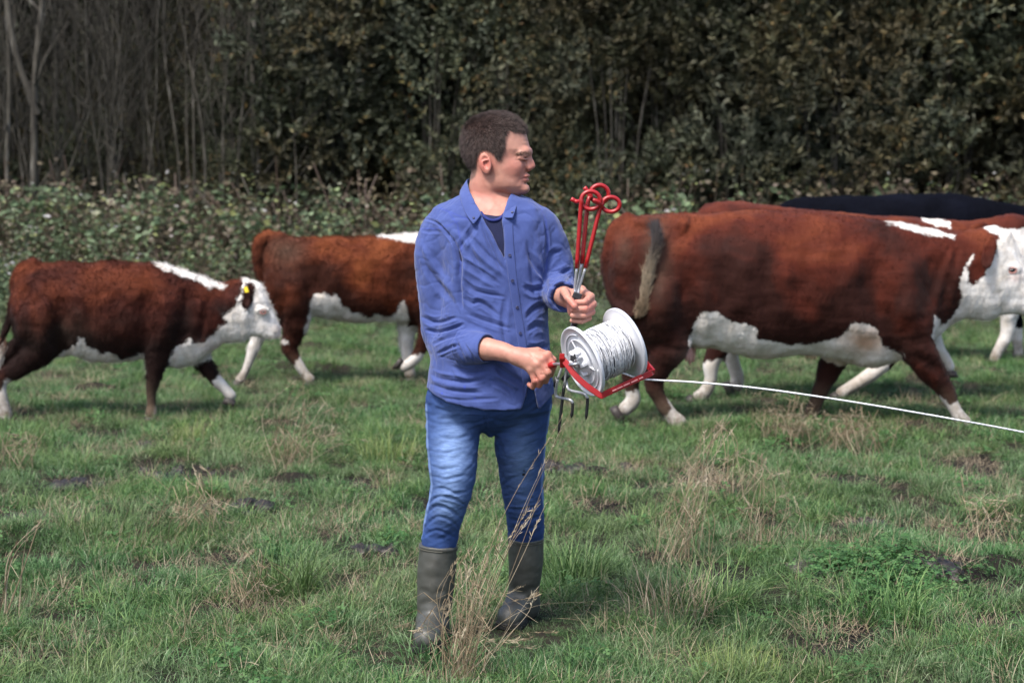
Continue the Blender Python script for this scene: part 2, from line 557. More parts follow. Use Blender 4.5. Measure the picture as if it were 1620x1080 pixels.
def torso_fn(off=0.0, p=2.5, fold=False):
    A = np.array(TORSO, float)
    z = np.array([M(810, r[0])[2] for r in A]); xl = (A[:, 1] - 810) / PMM + off; xr = (A[:, 2] - 810) / PMM - off
    yf = MD + A[:, 3] + off; yb = MD + A[:, 4] - off
    o = np.argsort(z); z, xl, xr, yf, yb = z[o], xl[o], xr[o], yf[o], yb[o]
    def fn(X, Y, Z):
        zz = Z.ravel()
        L, R_, F_, B_ = [np.interp(zz, z, q).reshape(Z.shape) for q in (xl, xr, yf, yb)]
        cx, hx, cy, hy = (L + R_) / 2, (R_ - L) / 2, (F_ + B_) / 2, (B_ - F_) / 2
        r = (np.abs((X - cx) / hx) ** p + np.abs((Y - cy) / hy) ** p) ** (1 / p)
        over = (np.maximum(zz - z[-1], 0) + np.maximum(z[0] - zz, 0)).reshape(Z.shape)
        return (r - 1) * np.minimum(hx, hy) + over
    return fn
RARM = [((704, 350, .01), .056), ((694, 369, .01), .0655), ((688, 402, .015), .0725), ((691, 450, .02), .068), ((694, 500, .02), .064), ((699, 537, .0), .060),
        ((722, 551, -.08), .057), ((748, 550, -.14), .053), ((762, 551, -.17), .047)]
LARM = [((836, 347, .01), .052), ((856, 360, .01), .062), ((868, 385, .02), .066), ((877, 415, .02), .064), ((882, 447, .0), .062), ((885, 461, -.06), .058), ((889, 467, -.12), .052)]
RFORE = [((722, 550, -.08), .042), ((760, 551, -.165), .040), ((790, 555, -.205), .033), ((819, 564, -.235), .027)]
LFORE = [((884, 460, -.06), .040), ((890, 467, -.14), .036), ((896, 471, -.205), .028)]
# fists: MCP, PIP, DIP, tip of each finger (px, py, dy)
RHAND = dict(wrist=(819, 564, -.235),
  fingers=[[(866, 563, -.255), (875, 578, -.268), (871, 592, -.250), (863, 594, -.228)],
           [(858, 569, -.268), (867, 589, -.280), (863, 602, -.256), (854, 601, -.234)],
           [(849, 577, -.268), (857, 598, -.276), (853, 609, -.252), (845, 606, -.232)],
           [(840, 584, -.258), (846, 602, -.262), (843, 612, -.243), (837, 608, -.228)]],
  thumb=[(831, 560, -.225), (850, 556, -.225), (866, 561, -.222), (876, 569, -.235)])
LHAND = dict(wrist=(896, 471, -.205),
  fingers=[[(920, 460, -.240), (935, 469, -.283), (925, 478, -.318), (908, 479, -.318)],
           [(922, 471, -.240), (938, 481, -.284), (926, 489, -.320), (907, 489, -.318)],
           [(921, 483, -.236), (936, 493, -.280), (924, 499, -.315), (906, 499, -.312)],
           [(917, 493, -.230), (931, 503, -.270), (920, 508, -.300), (905, 507, -.298)]],
  thumb=[(894, 466, -.235), (893, 461, -.275), (899, 472, -.318), (909, 484, -.336)])
FR = [.0115, .0118, .0112, .0098]
def build_hand(S, H, palm):
    w = M(*H['wrist'])
    for fi, f in enumerate(H['fingers']):
        P = [M(*q) for q in f]
        base = w * 0.55 + P[0] * 0.45
        S.chain([w, base, P[0]], [.021, .019, .0145], 0.016, smooth=False)
        r = FR[fi]
        S.chain([P[0], P[1]], [r * 1.22, r * 1.08], 0.008, smooth=False)
        S.chain([P[1], P[2], P[3]], [r * 1.1, r * .95, r * .85], 0.003, smooth=False)
        S.ell(P[0] + np.array([0, -.003, .003]), [r * 1.3] * 3, .006)
    t = [M(*q) for q in H['thumb']]
    S.chain([w, t[0], t[1]], [.020, .019, .0155], 0.014, smooth=False)
    S.chain([t[1], t[2], t[3]], [.0140, .0125, .0108], 0.004, smooth=False)
    for c, r in palm: S.ell(M(*c), r, .015)

BX = axes_var([(M(648, 0)[0], M(742, 0)[0], .008), (M(742, 0)[0], M(945, 0)[0], .0030)])
BY = axes_var([(MD - .37, MD - .2, .0032), (MD - .2, MD + .09, .0036), (MD + .12, MD + .42, .012)])
zt = lambda py: M(810, py)[2]
BZ = axes_var([(0.02, zt(640), .012), (zt(640), zt(450), .0032), (zt(450), zt(345), .008), (zt(345), zt(168), .0026)])
B = SDF(BX, BY, BZ)
B.add(head_fn(), HC - .16, HC + .17, 0.0)
# brow, nose, lips, chin, cheeks, jaw, sockets
for v in (-1, 1):
    B.ell(HW(829, 249, .034 * v), [.012, .010, .0075], .010, cut=True)
    B.chain([HW(836.5, 242, .012 * v), HW(834.8, 240.5, .026 * v), HW(829, 242.5, .044 * v)], [.0060, .0058, .0035], .020)
    B.ell(HW(816, 264, .037 * v), [.020, .012, .015], .030)
    B.ell(HW(796, 290, .044 * v), [.030, .011, .018], .026)
    B.ell(HW(826.0, 249.2, .0320 * v), [.0112] * 3, .003)
    B.chain([HW(835, 246.2, .020 * v), HW(833.3, 246.6, .034 * v), HW(826, 249.2, .043 * v)], [.0040, .0046, .001], .007)
    B.chain([HW(835, 252, .021 * v), HW(832.4, 252.2, .035 * v), HW(826, 250.8, .043 * v)], [.0022, .0026, .0008], .008)
    B.ell(HW(838.5, 266, .012 * v), [.0085, .0065, .0068], .005)
    B.chain([HW(835.5, 252, .007 * v), HW(837, 262, .010 * v)], [.008, .009], .008)
    B.chain([HW(833, 266, .027 * v), HW(829.5, 274, .033 * v), HW(827, 284, .033 * v)], [.001, .002, .001], .006, cut=True)
B.chain([HW(834, 240), HW(836.5, 248), HW(840.5, 257), HW(842.2, 262)], [.0075, .0078, .0088, .0088], .009)
B.chain([HW(842, 263), HW(836, 267.5)], [.0075, .0085], .006)
B.chain([HW(834.5, 277.5, -.016), HW(833.5 + 2, 277.5, 0), HW(832, 278.5, .016), HW(826, 280.5, .024)], [.0035, .0055, .0045, .002], .005)
B.chain([HW(833, 284.5, -.014), HW(834.2, 284.5, 0), HW(831, 284.2, .014), HW(826, 282.5, .022)], [.0035, .0060, .0045, .002], .005)
B.chain([HW(838, 281, 0), HW(835, 281, .012), HW(829, 281.6, .021), HW(823, 282.8, .027)], [.0012, .0014, .0014, .0009], .0025, cut=True)
B.ell(HW(830, 299), [.015, .02, .013], .015)
B.chain([HW(833, 290.5, -.012), HW(834, 290.5, .0), HW(831, 290, .014)], [.001, .002, .001], .006, cut=True)
# ear
for v in (1, -1):
    ec = HW(776.5, 258.5, .080 * v)
    Re = np.array([HF * 0.96 + HU * 0.22 + HL * 0.12 * v, HL * v - HF * .18, HU * 0.97 - HF * 0.2])
    Re /= np.linalg.norm(Re, axis=1)[:, None]
    B.ell(ec, [.0225, .0090, .0355], .004, R=Re)
    B.ell(ec + HL * .0110 * v + HF * .003 + HU * .003, [.0150, .0110, .0255], .002, R=Re, cut=True)
    B.chain([ec + HL * .004 * v + HF * .012 + HU * .012, ec + HL * .005 * v - HF * .006 + HU * .006, ec + HL * .005 * v - HF * .004 - HU * .012, ec + HL * .004 * v + HF * .010 - HU * .020], [.0030] * 4, .003)
    B.ell(ec - HU * .027 + HF * .008, [.008, .006, .010], .004)
    B.ell(ec + HF * .017 - HU * .004, [.004, .005, .007], .003)
# neck with its cord, shoulders, chest
B.chain([HW(778, 262, 0), HW(772, 290, 0), M(771, 320, .015), M(770, 350, .02)], [.062, .062, .063, .075], .02)
B.chain([HW(774, 276, .050), M(776, 310, -.045), M(788, 343, -.070)], [.012, .011, .009], .010)
B.chain([HW(800, 312, .0), M(796, 330, -.045)], [.016, .014], .02)
B.add(torso_fn(.028), M(672, 636, -.2), M(880, 290, .2), .02)
B.chain([M(700, 356, .01), M(771, 335, .02), M(845, 356, .01)], [.045, .055, .045], .02)
for A_, F_ in ((RARM, RFORE), (LARM, LFORE)):
    B.chain([M(*p) for p, r in A_[:6]], [r * .72 for p, r in A_[:6]], .01)
    B.chain([M(*p) for p, r in F_], [r for p, r in F_], .012)
build_hand(B, RHAND, [((838, 570, -.238), [.028, .02, .022]), ((852, 580, -.242), [.022, .018, .022])])
build_hand(B, LHAND, [((910, 478, -.245), [.020, .025, .030]), ((905, 490, -.25), [.016, .022, .024])])
# legs under the cloth
RLEG = [((720, 648, .02), .099), ((716, 695, -.01), .0900), ((716, 735, -.04), .082), ((715, 768, -.05), .073), ((707, 800, -.035), .066), ((698, 835, -.01), .063), ((693, 876, 0), .058)]
LLEG = [((824, 648, .04), .101), ((823, 695, .07), .0885), ((825, 740, .12), .080), ((827, 775, .15), .073), ((830, 806, .19), .068), ((832, 845, .25), .064), ((832, 870, .27), .056)]
ANK_R, ANK_L = M(685, 985, .0), M(830, 958, .31)
for L_, an in ((RLEG, ANK_R), (LLEG, ANK_L)):
    B.chain([M(*p) for p, r in L_] + [an], [r * .85 for p, r in L_] + [.034], .02)
bV, bF = B.mesh(1)
bN = normals(bV, bF)
bV = bV + bN * (stroke_disp(bV, bN, [([(822, 249), (814, 246)], 1.6, -.0007), ([(822, 252), (813, 255)], 1.6, -.0007), ([(838, 268), (830, 276), (828, 287)], 2.4, -.0010), ([(826, 222), (836, 224)], 1.5, -.0005), ([(824, 229), (837, 231)], 1.5, -.0005),
   ([(764, 296), (778, 314), (786, 330)], 5, -.0014), ([(782, 318), (795, 325)], 2.5, -.0008), ([(812, 264), (808, 276), (808, 288)], 6, -.0008),
   ([(836, 556), (846, 566), (852, 576)], 2.0, -.0012), ([(862, 583), (871, 582)], 1.4, -.0016), ([(854, 592), (862, 592)], 1.4, -.0016), ([(845, 598), (852, 599)], 1.2, -.0014), ([(928, 468), (932, 474)], 1.4, -.0016), ([(929, 480), (933, 486)], 1.4, -.0016), ([(899, 470), (904, 469)], 1.2, -.0014)]) + .0003 * noise(bV, .03, 61, 2))[:, None]
print('body', len(bV))
t = NT('skin', 0.52, 0.35)
f1 = t.noise(60, 4); f2 = t.noise(9, 3)
base = t.mix(f1, (.32, .155, .115), (.42, .220, .165))
base = t.mix(t.ramp(f2, [(.4, (0, 0, 0)), (.7, (1, 1, 1))]), base, (.38, .165, .125))
base = t.mix(t.attr('flush'), base, (.36, .095, .075))
base = t.mix(t.attr('hairy'), base, (.11, .065, .05))
t.col(base); t.b.inputs['Subsurface Weight'].default_value = 0.12
t.b.inputs['Subsurface Radius'].default_value = (.008, .003, .0015)
t.bump(t.noise(420, 3), .12, .0010)
SKIN = t.m
me = np_mesh('person', bV, bF, SKIN)
hpx, hpy, hv = head_local(bV)
bpx, bpy_ = proj(bV)
ish = (bV[:, 2] > zt(345))
flush = np.zeros(len(bV))
for (cx, cy, r, a) in ((777, 259, 14, .85), (843, 262, 8, .45), (818, 266, 16, .35), (834, 281, 6, .6), (790, 300, 26, .2), (765, 315, 30, .35)):
    flush = np.maximum(flush, a * np.exp(-((hpx - cx) ** 2 + (hpy - cy) ** 2) / r ** 2) * ish)
for (cx, cy, r) in ((870, 575, 16), (850, 604, 15), (932, 488, 16), (905, 484, 12)):
    flush = np.maximum(flush, .55 * np.exp(-((bpx - cx) ** 2 + (bpy_ - cy) ** 2) / r ** 2) * (bV[:, 1] < MD - .2))
vattr(me, 'flush', flush)
# short stubble on the jaw, brows and the skin under the crop
stub = .16 * np.clip(poly_sd(hpx, hpy, [(792, 262), (800, 285), (822, 276), (829, 286), (840, 288), (838, 306), (805, 318), (782, 290), (786, 258)]) / 6 + .4, 0, 1)
brow = .35 * np.clip(1.6 - 1.6 * np.hypot((hpx - 830) / 9.5, (hpy - 241.0 + (830 - hpx) * -.14) / 2.3), 0, 1) * (np.abs(hv) > .01)
HAIRPOLY = [(690, 140), (850, 140), (850, 206), (835, 208), (829, 212), (819, 211), (810, 208), (807, 218), (807, 232), (802, 247), (797, 256), (793, 254), (789, 243), (779, 238), (768, 240), (762, 252), (762, 268), (758, 280), (752, 284), (743, 288), (690, 290)]
scalp = np.clip(poly_sd(hpx, hpy, HAIRPOLY) / 4 + .3, 0, .9) * ish
vattr(me, 'hairy', np.clip(np.maximum(np.maximum(stub, brow) * ish, scalp), 0, 1))
person = link('person', me)
tag(person, 'man in blue shirt, jeans and rubber boots holding a cable reel and fence posts', 'person')

# eye, seen as a slit under the brow
for v in (1, -1):
    mb = MB()
    th = np.linspace(0, math.pi, 9); ph = np.linspace(0, 2 * math.pi, 16, endpoint=False)
    c = HW(826.0, 249.4, .0322 * v)
    mb.quadgrid([[c + .0117 * np.array([math.sin(a) * math.cos(b), math.sin(a) * math.sin(b), math.cos(a)]) for b in ph] for a in th], closev=True)
    if v == 1: EYEW = simple('eye_white', (.55, .48, .44), .2, .5)
    e = mb.build('eye', EYEW, person)
    g = c + HF * .0085 + HL * .004 * v
    mb = MB(); mb.lathe([(0, .0062), (.0022, .0052), (.003, .0028), (.0031, .0001)], g, HF + HL * .35 * v, 12)
    if v == 1: IRIS = simple('iris', (.05, .06, .07), .1, .6)
    mb.build('iris', IRIS, e)

# hair: a cropped cap with real strands over it
HV = axes_var([(HC[0] - .16, HC[0] + .15, .0035)]); HY = axes_var([(HC[1] - .13, HC[1] + .13, .0035)]); HZ = axes_var([(HC[2] - .1, HC[2] + .18, .0035)])
S = SDF(HV, HY, HZ)
S.add(head_fn(.0035, .001), HC - .2, HC + .2, 0)
def hair_lim(X, Y, Z):
    X, Y, Z = np.broadcast_arrays(X, Y, Z)
    P = np.stack([X.ravel(), Y.ravel(), Z.ravel()], 1)
    a, b, c = head_local(P)
    return (poly_sd(a, b, HAIRPOLY) / PMM).reshape(X.shape)
S.cut(hair_lim, HC - .3, HC + .3, .012)      # keeps what lies inside the hairline
S.f = S.f
hV, hF = S.mesh(2)
def scatter(V, F, n, rg, weight=None):
    """random points on a quad mesh: positions, face index, normals"""
    a, b, c, d = V[F[:, 0]], V[F[:, 1]], V[F[:, 2]], V[F[:, 3]]
    nr = np.cross(c - a, d - b); ar = np.linalg.norm(nr, axis=1) / 2
    nr = nr / (2 * ar[:, None] + 1e-12)
    w = ar if weight is None else ar * weight
    i = rg.choice(len(F), n, p=w / w.sum())
    u, v = rg.rand(n, 1), rg.rand(n, 1)
    P = (a[i] * (1 - u) + b[i] * u) * (1 - v) + (d[i] * (1 - u) + c[i] * u) * v
    return P, i, nr[i]
def strands(name, roots, dirs, length, radius, mat, parent, rg, k=4, droop=None, curl=.15, attrs=None):
    n = len(roots)
    hc = bpy.data.hair_curves.new(name)
    hc.add_curves([k] * n)
    P = np.zeros((n, k, 3)); R = np.zeros((n, k))
    d = dirs / (np.linalg.norm(dirs, axis=1)[:, None] + 1e-9)
    L = length[:, None] if hasattr(length, 'shape') else length
    p = roots.copy()
    for j in range(k):
        P[:, j] = p; R[:, j] = radius * (1 - .75 * j / (k - 1))
        p = p + d * (L / (k - 1))
        d = d + rg.normal(size=d.shape) * curl + (droop if droop is not None else 0)
        d /= np.linalg.norm(d, axis=1)[:, None]
    hc.position_data.foreach_set('vector', P.astype(np.float32).ravel())
    ra = hc.attributes.get('radius') or hc.attributes.new('radius', 'FLOAT', 'POINT')
    ra.data.foreach_set('value', R.astype(np.float32).ravel())
    for nm, vals in (attrs or {}).items():
        at = hc.attributes.new(nm, 'FLOAT', 'CURVE'); at.data.foreach_set('value', np.asarray(vals, np.float32))
    hc.materials.append(mat)
    return link(name, hc, parent)

t = NT('hair', .5, .35)
t.col(t.ramp(t.noise(70, 4), [(.3, (.018, .011, .010)), (.7, (.070, .046, .040))]))
HAIRM = t.m
CAPM = simple('hair_roots', (.030, .019, .017), .95, .02, var=.3, scale=150)
BROWM = simple('brow_hair', (.12, .075, .055), .6, .2)
hair = sdf_obj('hair', hV, hF, CAPM, person)
rg = np.random.RandomState(5)
hN = normals(hV, hF)
P_, i_, n_ = scatter(hV, hF, 26000, rg)
a_, b_, c_ = head_local(P_)
flow = HF * 0.9 - HU * .10
wt_ = (1 / (1 + np.exp((b_ - 203 + 5 * noise(P_, .05, 2, 2)) / 5)))[:, None]; wb_ = (1 / (1 + np.exp((a_ - 762) / 8)))[:, None]
fl = wt_ * (HF * 1.0 + HU * .1) + (1 - wt_) * (wb_ * (-HU * 1.0 - HF * .1) + (1 - wb_) * (-HU * .8 + HF * .55))
fl = fl - n_ * (fl * n_).sum(1)[:, None]
dirs = n_ * .42 + fl + rg.normal(size=n_.shape) * .20
keep = n_ @ HF * 0 + 1
strands('hair_strand', P_ - n_ * .001, dirs, .0135 * rg.uniform(.5, 1.4, len(P_)) * np.clip((np.minimum(290 - b_, 60)) / 60 + .35, .4, 1), .00055, HAIRM, hair, rg, k=4, curl=.12)

# eyebrows
bc = bV[bF].mean(1); b1, b2, b3 = head_local(bc)
wbr = ((np.hypot((b1 - 830.5) / 9.0, (b2 - 242.5 + (830 - b1) * -.14) / 2.0) < 1) & (np.abs(b3) > .012)).astype(float)
if wbr.sum() > 4:
    P_, i_, n_ = scatter(bV, bF, 200, rg, wbr)
    fl = -HF * .9 - HU * .25; fl = fl - n_ * (n_ @ fl)[:, None]
    strands('eyebrow', P_, fl + n_ * .45 + rg.normal(size=n_.shape) * .2, .008 * rg.uniform(.6, 1.2, len(P_)), .0004, BROWM, person, rg, k=3, curl=.1)
# ---- T-shirt
ts = SDF(ax(M(672, 0)[0], M(885, 0)[0], .006), ax(MD - .2, MD + .18, .006), ax(zt(560), zt(300), .004))
ts.add(torso_fn(.0125), M(672, 660, -.2), M(885, 290, .2), 0)
def neck_hole(X, Y, Z):
    P = np.stack(np.broadcast_arrays(X, Y, Z), -1).reshape(-1, 3)
    z0 = zt(347) + np.clip((P[:, 1] - (MD - .12)) * .42, 0, .2) + np.abs(P[:, 0] - M(785, 0)[0]) * .10
    return (z0 - P[:, 2]).reshape(np.broadcast_shapes(X.shape, Y.shape, Z.shape))
ts.cut(neck_hole, M(600, 700, -.4), M(1000, 200, .4), .004)
V, F = ts.mesh(1)
tsm = simple('navy_jersey', (.012, .015, .045), .9, .2, var=.2, scale=300, bump=.2)
tsh = sdf_obj('t_shirt', V, F, tsm, person)
tst = bvh(V, F)

# ---- shirt
sh = SDF(axes_var([(M(640, 0)[0], M(922, 0)[0], .0036)]), axes_var([(MD - .24, MD + .17, .0038)]), axes_var([(zt(662), zt(286), .0036)]))
sh.add(torso_fn(0), M(650, 660, -.2), M(900, 290, .2), 0)
for A_ in (RARM, LARM):
    sh.chain([M(*p) for p, r in A_], [r for p, r in A_], .022)
# flat ends of the sleeves, then the turned-up cuffs
def half(o, n):
    o = np.asarray(o, float); n = np.asarray(n, float) / np.linalg.norm(n)
    return lambda X, Y, Z: -((X - o[0]) * n[0] + (Y - o[1]) * n[1] + (Z - o[2]) * n[2])
RC0, RC1 = M(733, 549, -.118), M(771, 551, -.186)
LC0, LC1 = M(885.5, 463, -.075), M(892, 470, -.172)
sh.cut(half(RC1 + (RC1 - RC0) * -.05, RC1 - RC0), M(758, 600, -.26), M(830, 500, -.15), 0)
sh.cyl(RC0, RC1, .0615, .0495, .004, rnd=.004)
sh.cyl(LC0, LC1, .0635, .0530, .004, rnd=.004)
for c0, c1 in ((RC0, RC1), (LC0, LC1)):
    d_ = (c1 - c0) / np.linalg.norm(c1 - c0)
    sh.cyl(c1 - d_ * .012, c1 + d_ * .02, .0415, .0415, .003, cut=True)
# hem, front opening, V at the neck
def hem(X, Y, Z):
    hx = [600, 673, 690, 710, 740, 770, 800, 819, 832, 851, 876, 950]; hy = [612, 617, 626, 633, 640, 644, 645, 643, 644, 647, 627, 620]
    px = 810 + (X - 0) * PMM
    zz = np.interp(px.ravel(), hx, [W(810, q, MD - .145)[2] for q in hy]).reshape(px.shape)
    return Z - (zz + (Y - MD) * .06)
def hemc(X, Y, Z): return np.broadcast_to(hem(X, Y, Z), np.broadcast_shapes(X.shape, Y.shape, Z.shape))
sh.cut(hemc, M(600, 700, -.5), M(1000, 590, .5), .003)
def prism(poly, ymax):
    def fn(X, Y, Z):
        X, Y, Z = np.broadcast_arrays(X, Y, Z)
        P = np.stack([X.ravel(), Y.ravel(), Z.ravel()], 1)
        a, b = proj(P)
        return np.maximum(-poly_sd(a, b, poly) / PMM, (P[:, 1] - ymax)).reshape(X.shape)
    return fn
VPOLY = [(742, 300), (752, 322), (761, 338), (778, 369), (799, 412), (797, 380), (794.5, 350), (799, 330), (808, 306), (800, 280), (745, 280)]
sh.cut(prism(VPOLY, MD + .02), M(735, 420, -.3), M(815, 275, .02), .003)
sh.cut(prism([(838, 598), (845, 612), (853, 650), (823, 650), (832, 625)], MD - .03), M(800, 660, -.3), M(870, 590, -.03), .003)
V, F = sh.mesh(1)
N = normals(V, F)
ridge = lambda P, sc, seed, an: (1 - np.abs(noise(P, sc, seed, 2, an))) ** 3
px, py = proj(V)
torsom = np.clip(poly_sd(px, py, [(724, 396), (735, 350), (855, 350), (862, 440), (866, 500), (872, 560), (876, 640), (673, 640), (675, 600), (714, 575), (755, 515), (727, 475)]) / 12, 0, 1)
D = 0.0022 * noise(V, .12, 3, 2, (1, 1, .45)) + .0006 * noise(V, .035, 4, 2, (1, 1, .6))
D += -.0022 * ridge(V, .10, 8, (.55, 1, 1.2)) * (1 - torsom) - .0012 * ridge(V, .13, 9, (1, 1, .6)) * torsom
ST = [ # crease lines, width px, depth m (valleys)
 ([(716, 376), (727, 410), (726, 450), (730, 490)], 6, -.0075), ([(664, 385), (682, 415), (705, 445), (722, 475)], 7, .004), ([(672, 420), (690, 446), (712, 474)], 7, -.004), ([(700, 352), (724, 372), (760, 405), (800, 440)], 8, .004), ([(745, 375), (770, 405), (800, 428)], 6, -.003), ([(724, 396), (742, 372), (757, 350)], 5, -.004), ([(727, 410), (750, 425), (790, 450)], 6, -.005),
 ([(730, 440), (752, 460), (800, 470)], 5, -.004), ([(732, 470), (748, 480), (760, 478), (790, 500)], 5, -.005), ([(735, 495), (765, 507), (808, 520)], 5, -.004),
  ([(666, 500), (690, 510), (722, 502)], 5, -.006), ([(672, 522), (700, 524), (735, 512)], 5, -.007),
 ([(684, 545), (705, 535), (740, 525)], 5, -.006), ([(690, 560), (712, 550), (728, 545)], 4, -.005), 
  ([(668, 345), (690, 352), (712, 375), (722, 395)], 3, -.004), ([(664, 363), (676, 366), (700, 366)], 4, -.002),
 ([(680, 590), (700, 600), (740, 604), (770, 598)], 6, -.006), ([(678, 606), (715, 618), (765, 622)], 6, -.005), ([(716, 578), (740, 590), (775, 586)], 6, -.006),
 ([(700, 628), (735, 632), (790, 630)], 5, -.003), ([(775, 600), (800, 610), (812, 625)], 6, -.005), ([(780, 575), (800, 592), (830, 610)], 7, -.007),
 ([(862, 440), (850, 425), (838, 400)], 6, -.006), ([(862, 455), (842, 460), (828, 452)], 6, -.006), ([(866, 480), (846, 490), (832, 505)], 6, -.005), ([(868, 520), (850, 515), (835, 525)], 6, -.005),
 ([(870, 545), (850, 552), (832, 548)], 6, -.005), ([(872, 600), (862, 592), (850, 580)], 6, -.005), ([(866, 440), (880, 436), (905, 424)], 5, -.008), ([(866, 452), (885, 452), (906, 436)], 5, -.006),
 ([(864, 425), (872, 405), (890, 395)], 6, -.004), ([(860, 400), (862, 430), (864, 470)], 6, -.004), ([(862, 350), (866, 380), (862, 410)], 3, -.004), ([(868, 470), (880, 478), (890, 490)], 4, -.004),
 ([(800, 470), (796, 520), (805, 560)], 6, -.003), ([(835, 380), (842, 430), (845, 470)], 8, -.004), ([(760, 350), (772, 380), (795, 430)], 5, -.004), ([(742, 360), (745, 390), (762, 430)], 7, -.004),
  ([(735, 545), (745, 560), (752, 572)], 2.5, -.003), ([(722, 535), (728, 555), (738, 572)], 3, -.004)]
D += stroke_disp(V, N, [(a, b * .68, c) for a, b, c in ST]) * 1.30
D += stroke_disp(V, N, [([(x_ + 2, y_ + 7) for x_, y_ in a], b * .36, c * .42) for a, b, c in ST if c < 0])
D += stroke_disp(V, N, [([(x_ - 2, y_ - 6) for x_, y_ in a[:3]], b * .30, c * .36) for a, b, c in ST if c < 0])
V = V + N * D[:, None]
t = NT('blue_cotton', .85, .25)
w1 = t.n('ShaderNodeTexWave', i_Scale=260.0, i_Distortion=1.0); w1.bands_direction = 'Z'; t.l(t.obj(), w1.inputs[0])
c = t.ramp(t.noise(14, 5, .6), [(.3, (.024, .042, .152)), (.7, (.037, .062, .205))])
c = t.mix(t.math('MULTIPLY', t.noise(700, 2), .35), c, (.075, .10, .26))
c = t.mix(t.attr('seam'), c, (.030, .050, .25))
t.col(c); t.bump(t.math('ADD', t.noise(900, 2), t.math('MULTIPLY', t.noise(70, 3), 1.5)), .22, .0018)
t.b.inputs['Sheen Weight'].default_value = .15
SHIRTM = t.m
me = np_mesh('shirt', V, F, SHIRTM)
seam = np.zeros(len(V)); px, py = proj(V)
for ln in ([(711, 337), (724, 356), (730, 390), (728, 430)], [(664, 362), (690, 362), (712, 356), (724, 350)], [(854, 325), (864, 350), (867, 390), (864, 430)], [(696, 329), (735, 345), (760, 352)]):
    ln = np.array(ln, float)
    for a, b in zip(ln[:-1], ln[1:]):
        ba = b - a; tt = np.clip(((px - a[0]) * ba[0] + (py - a[1]) * ba[1]) / (ba @ ba), 0, 1)
        d = np.hypot(px - a[0] - tt * ba[0], py - a[1] - tt * ba[1]); seam = np.maximum(seam, .55 * np.exp(-(d / 1.3) ** 2))
for (sx, sy, rx, ry) in ((735, 613, 2.0, 3.6), (751, 630, 1.6, 2.0), (846, 627, 1.5, 2), (699, 622, 1.5, 1.5)):
    seam = np.maximum(seam, 1.0 * (((px - sx) / rx) ** 2 + ((py - sy) / ry) ** 2 < 1.2) * (N[:, 1] < 0))
vattr(me, 'seam', seam)
shirt = link('shirt', me, person)
shirt_t = bvh(V, F)
def strip(name, inner, outer, mat, parent, thick=.0035, subd=1, mid=None, nsub=5):
    I = curve_pts(inner, nsub); O = curve_pts(outer, nsub)
    G = []
    for a, b in zip(I, O):
        G.append([a, a * .67 + b * .33, a * .33 + b * .67, b])
    mb = MB(); mb.quadgrid(np.array(G))
    return mb.build(name, mat, parent, solid=thick, subd=subd)
def over(px, py, off, dy=None):
    p, n = on_front(shirt_t, px, py, off)
    if dy is not None and MD + dy < p[1]: p = M(px, py, dy)
    return p
# placket: follows the cloth, edge line stitched
pl = [(797, 342), (798.5, 380), (801, 412), (805, 450), (810, 485), (815.5, 520), (821, 560), (826, 600), (829, 628)]
I = [on_front(shirt_t, x, y, .002)[0] for x, y in pl]
O = [on_front(shirt_t, x + 14, y, .002)[0] for x, y in pl]
strip('placket', I, O, SHIRTM, shirt, .003)
BTN = simple('button', (.03, .035, .09), .3, .5)
for (x, y) in ((806, 404), (810.5, 443.5), (817.5, 486), (822, 527), (836, 612)):
    p, n = on_front(shirt_t, x, y, .0045)
    mb = MB(); nn = np.array(n)
    mb.lathe([(0, .0001), (0, .0052), (.0016, .0055), (.0024, .0045), (.0016, .0035), (.0014, .0001)], p, nn, 14)
    mb.build('button', BTN, shirt)
# collar leaves
cl_i = [M(747, 282, .085), M(739.5, 284, .05), M(741, 294, .0), M(745.5, 308, -.05), M(752.5, 323, -.088), M(762, 339, -.118)]
cl_o = [M(737, 293, .11), M(730, 299, .085), M(728, 310, .025), M(731.5, 324, -.055), M(738, 341, -.105), M(749.5, 356, -.138)]
cl_o = [q if i < 2 else over(*[float(w) for w in proj(q)], .006, float(q[1] - MD)) for i, q in enumerate(cl_o)]
strip('collar', cl_i, cl_o, SHIRTM, shirt, .004)
cr_i = [M(806, 300, .05), M(807, 310, .0), M(803, 320, -.055), M(799, 331, -.093), M(797, 345, -.118)]
cr_o = [M(822, 301, .055), M(825, 309, .0), M(821, 319, -.05), M(816.5, 330, -.103), M(811.5, 345, -.134)]
strip('collar', cr_i, cr_o, SHIRTM, shirt, .004)
st_i = [M(756, 290, .06), M(744, 300, .0), M(751, 322, -.06), M(763, 341, -.100)]
for (x, y) in ((749.5, 345), (810.5, 336)):
    mb = MB(); p = M(x, y, -.142)
    mb.lathe([(0, .0001), (0, .0045), (.002, .0045), (.002, .0001)], p, (0, -1, 0.2), 12); mb.build('button', BTN, shirt)
# neckband of the T-shirt
nb = []
for (x, y) in ((758, 330), (763, 340), (771, 346.5), (780, 349), (790, 346.5), (797, 340), (800, 333)):
    p, n = on_front(tst, x, y, .001, -.09); nb.append(p)
mb = MB(); mb.tube(curve_pts(nb, 5), .0055, 8)
mb.build('neckband', simple('navy_rib', (.02, .028, .13), .9, .2), tsh)

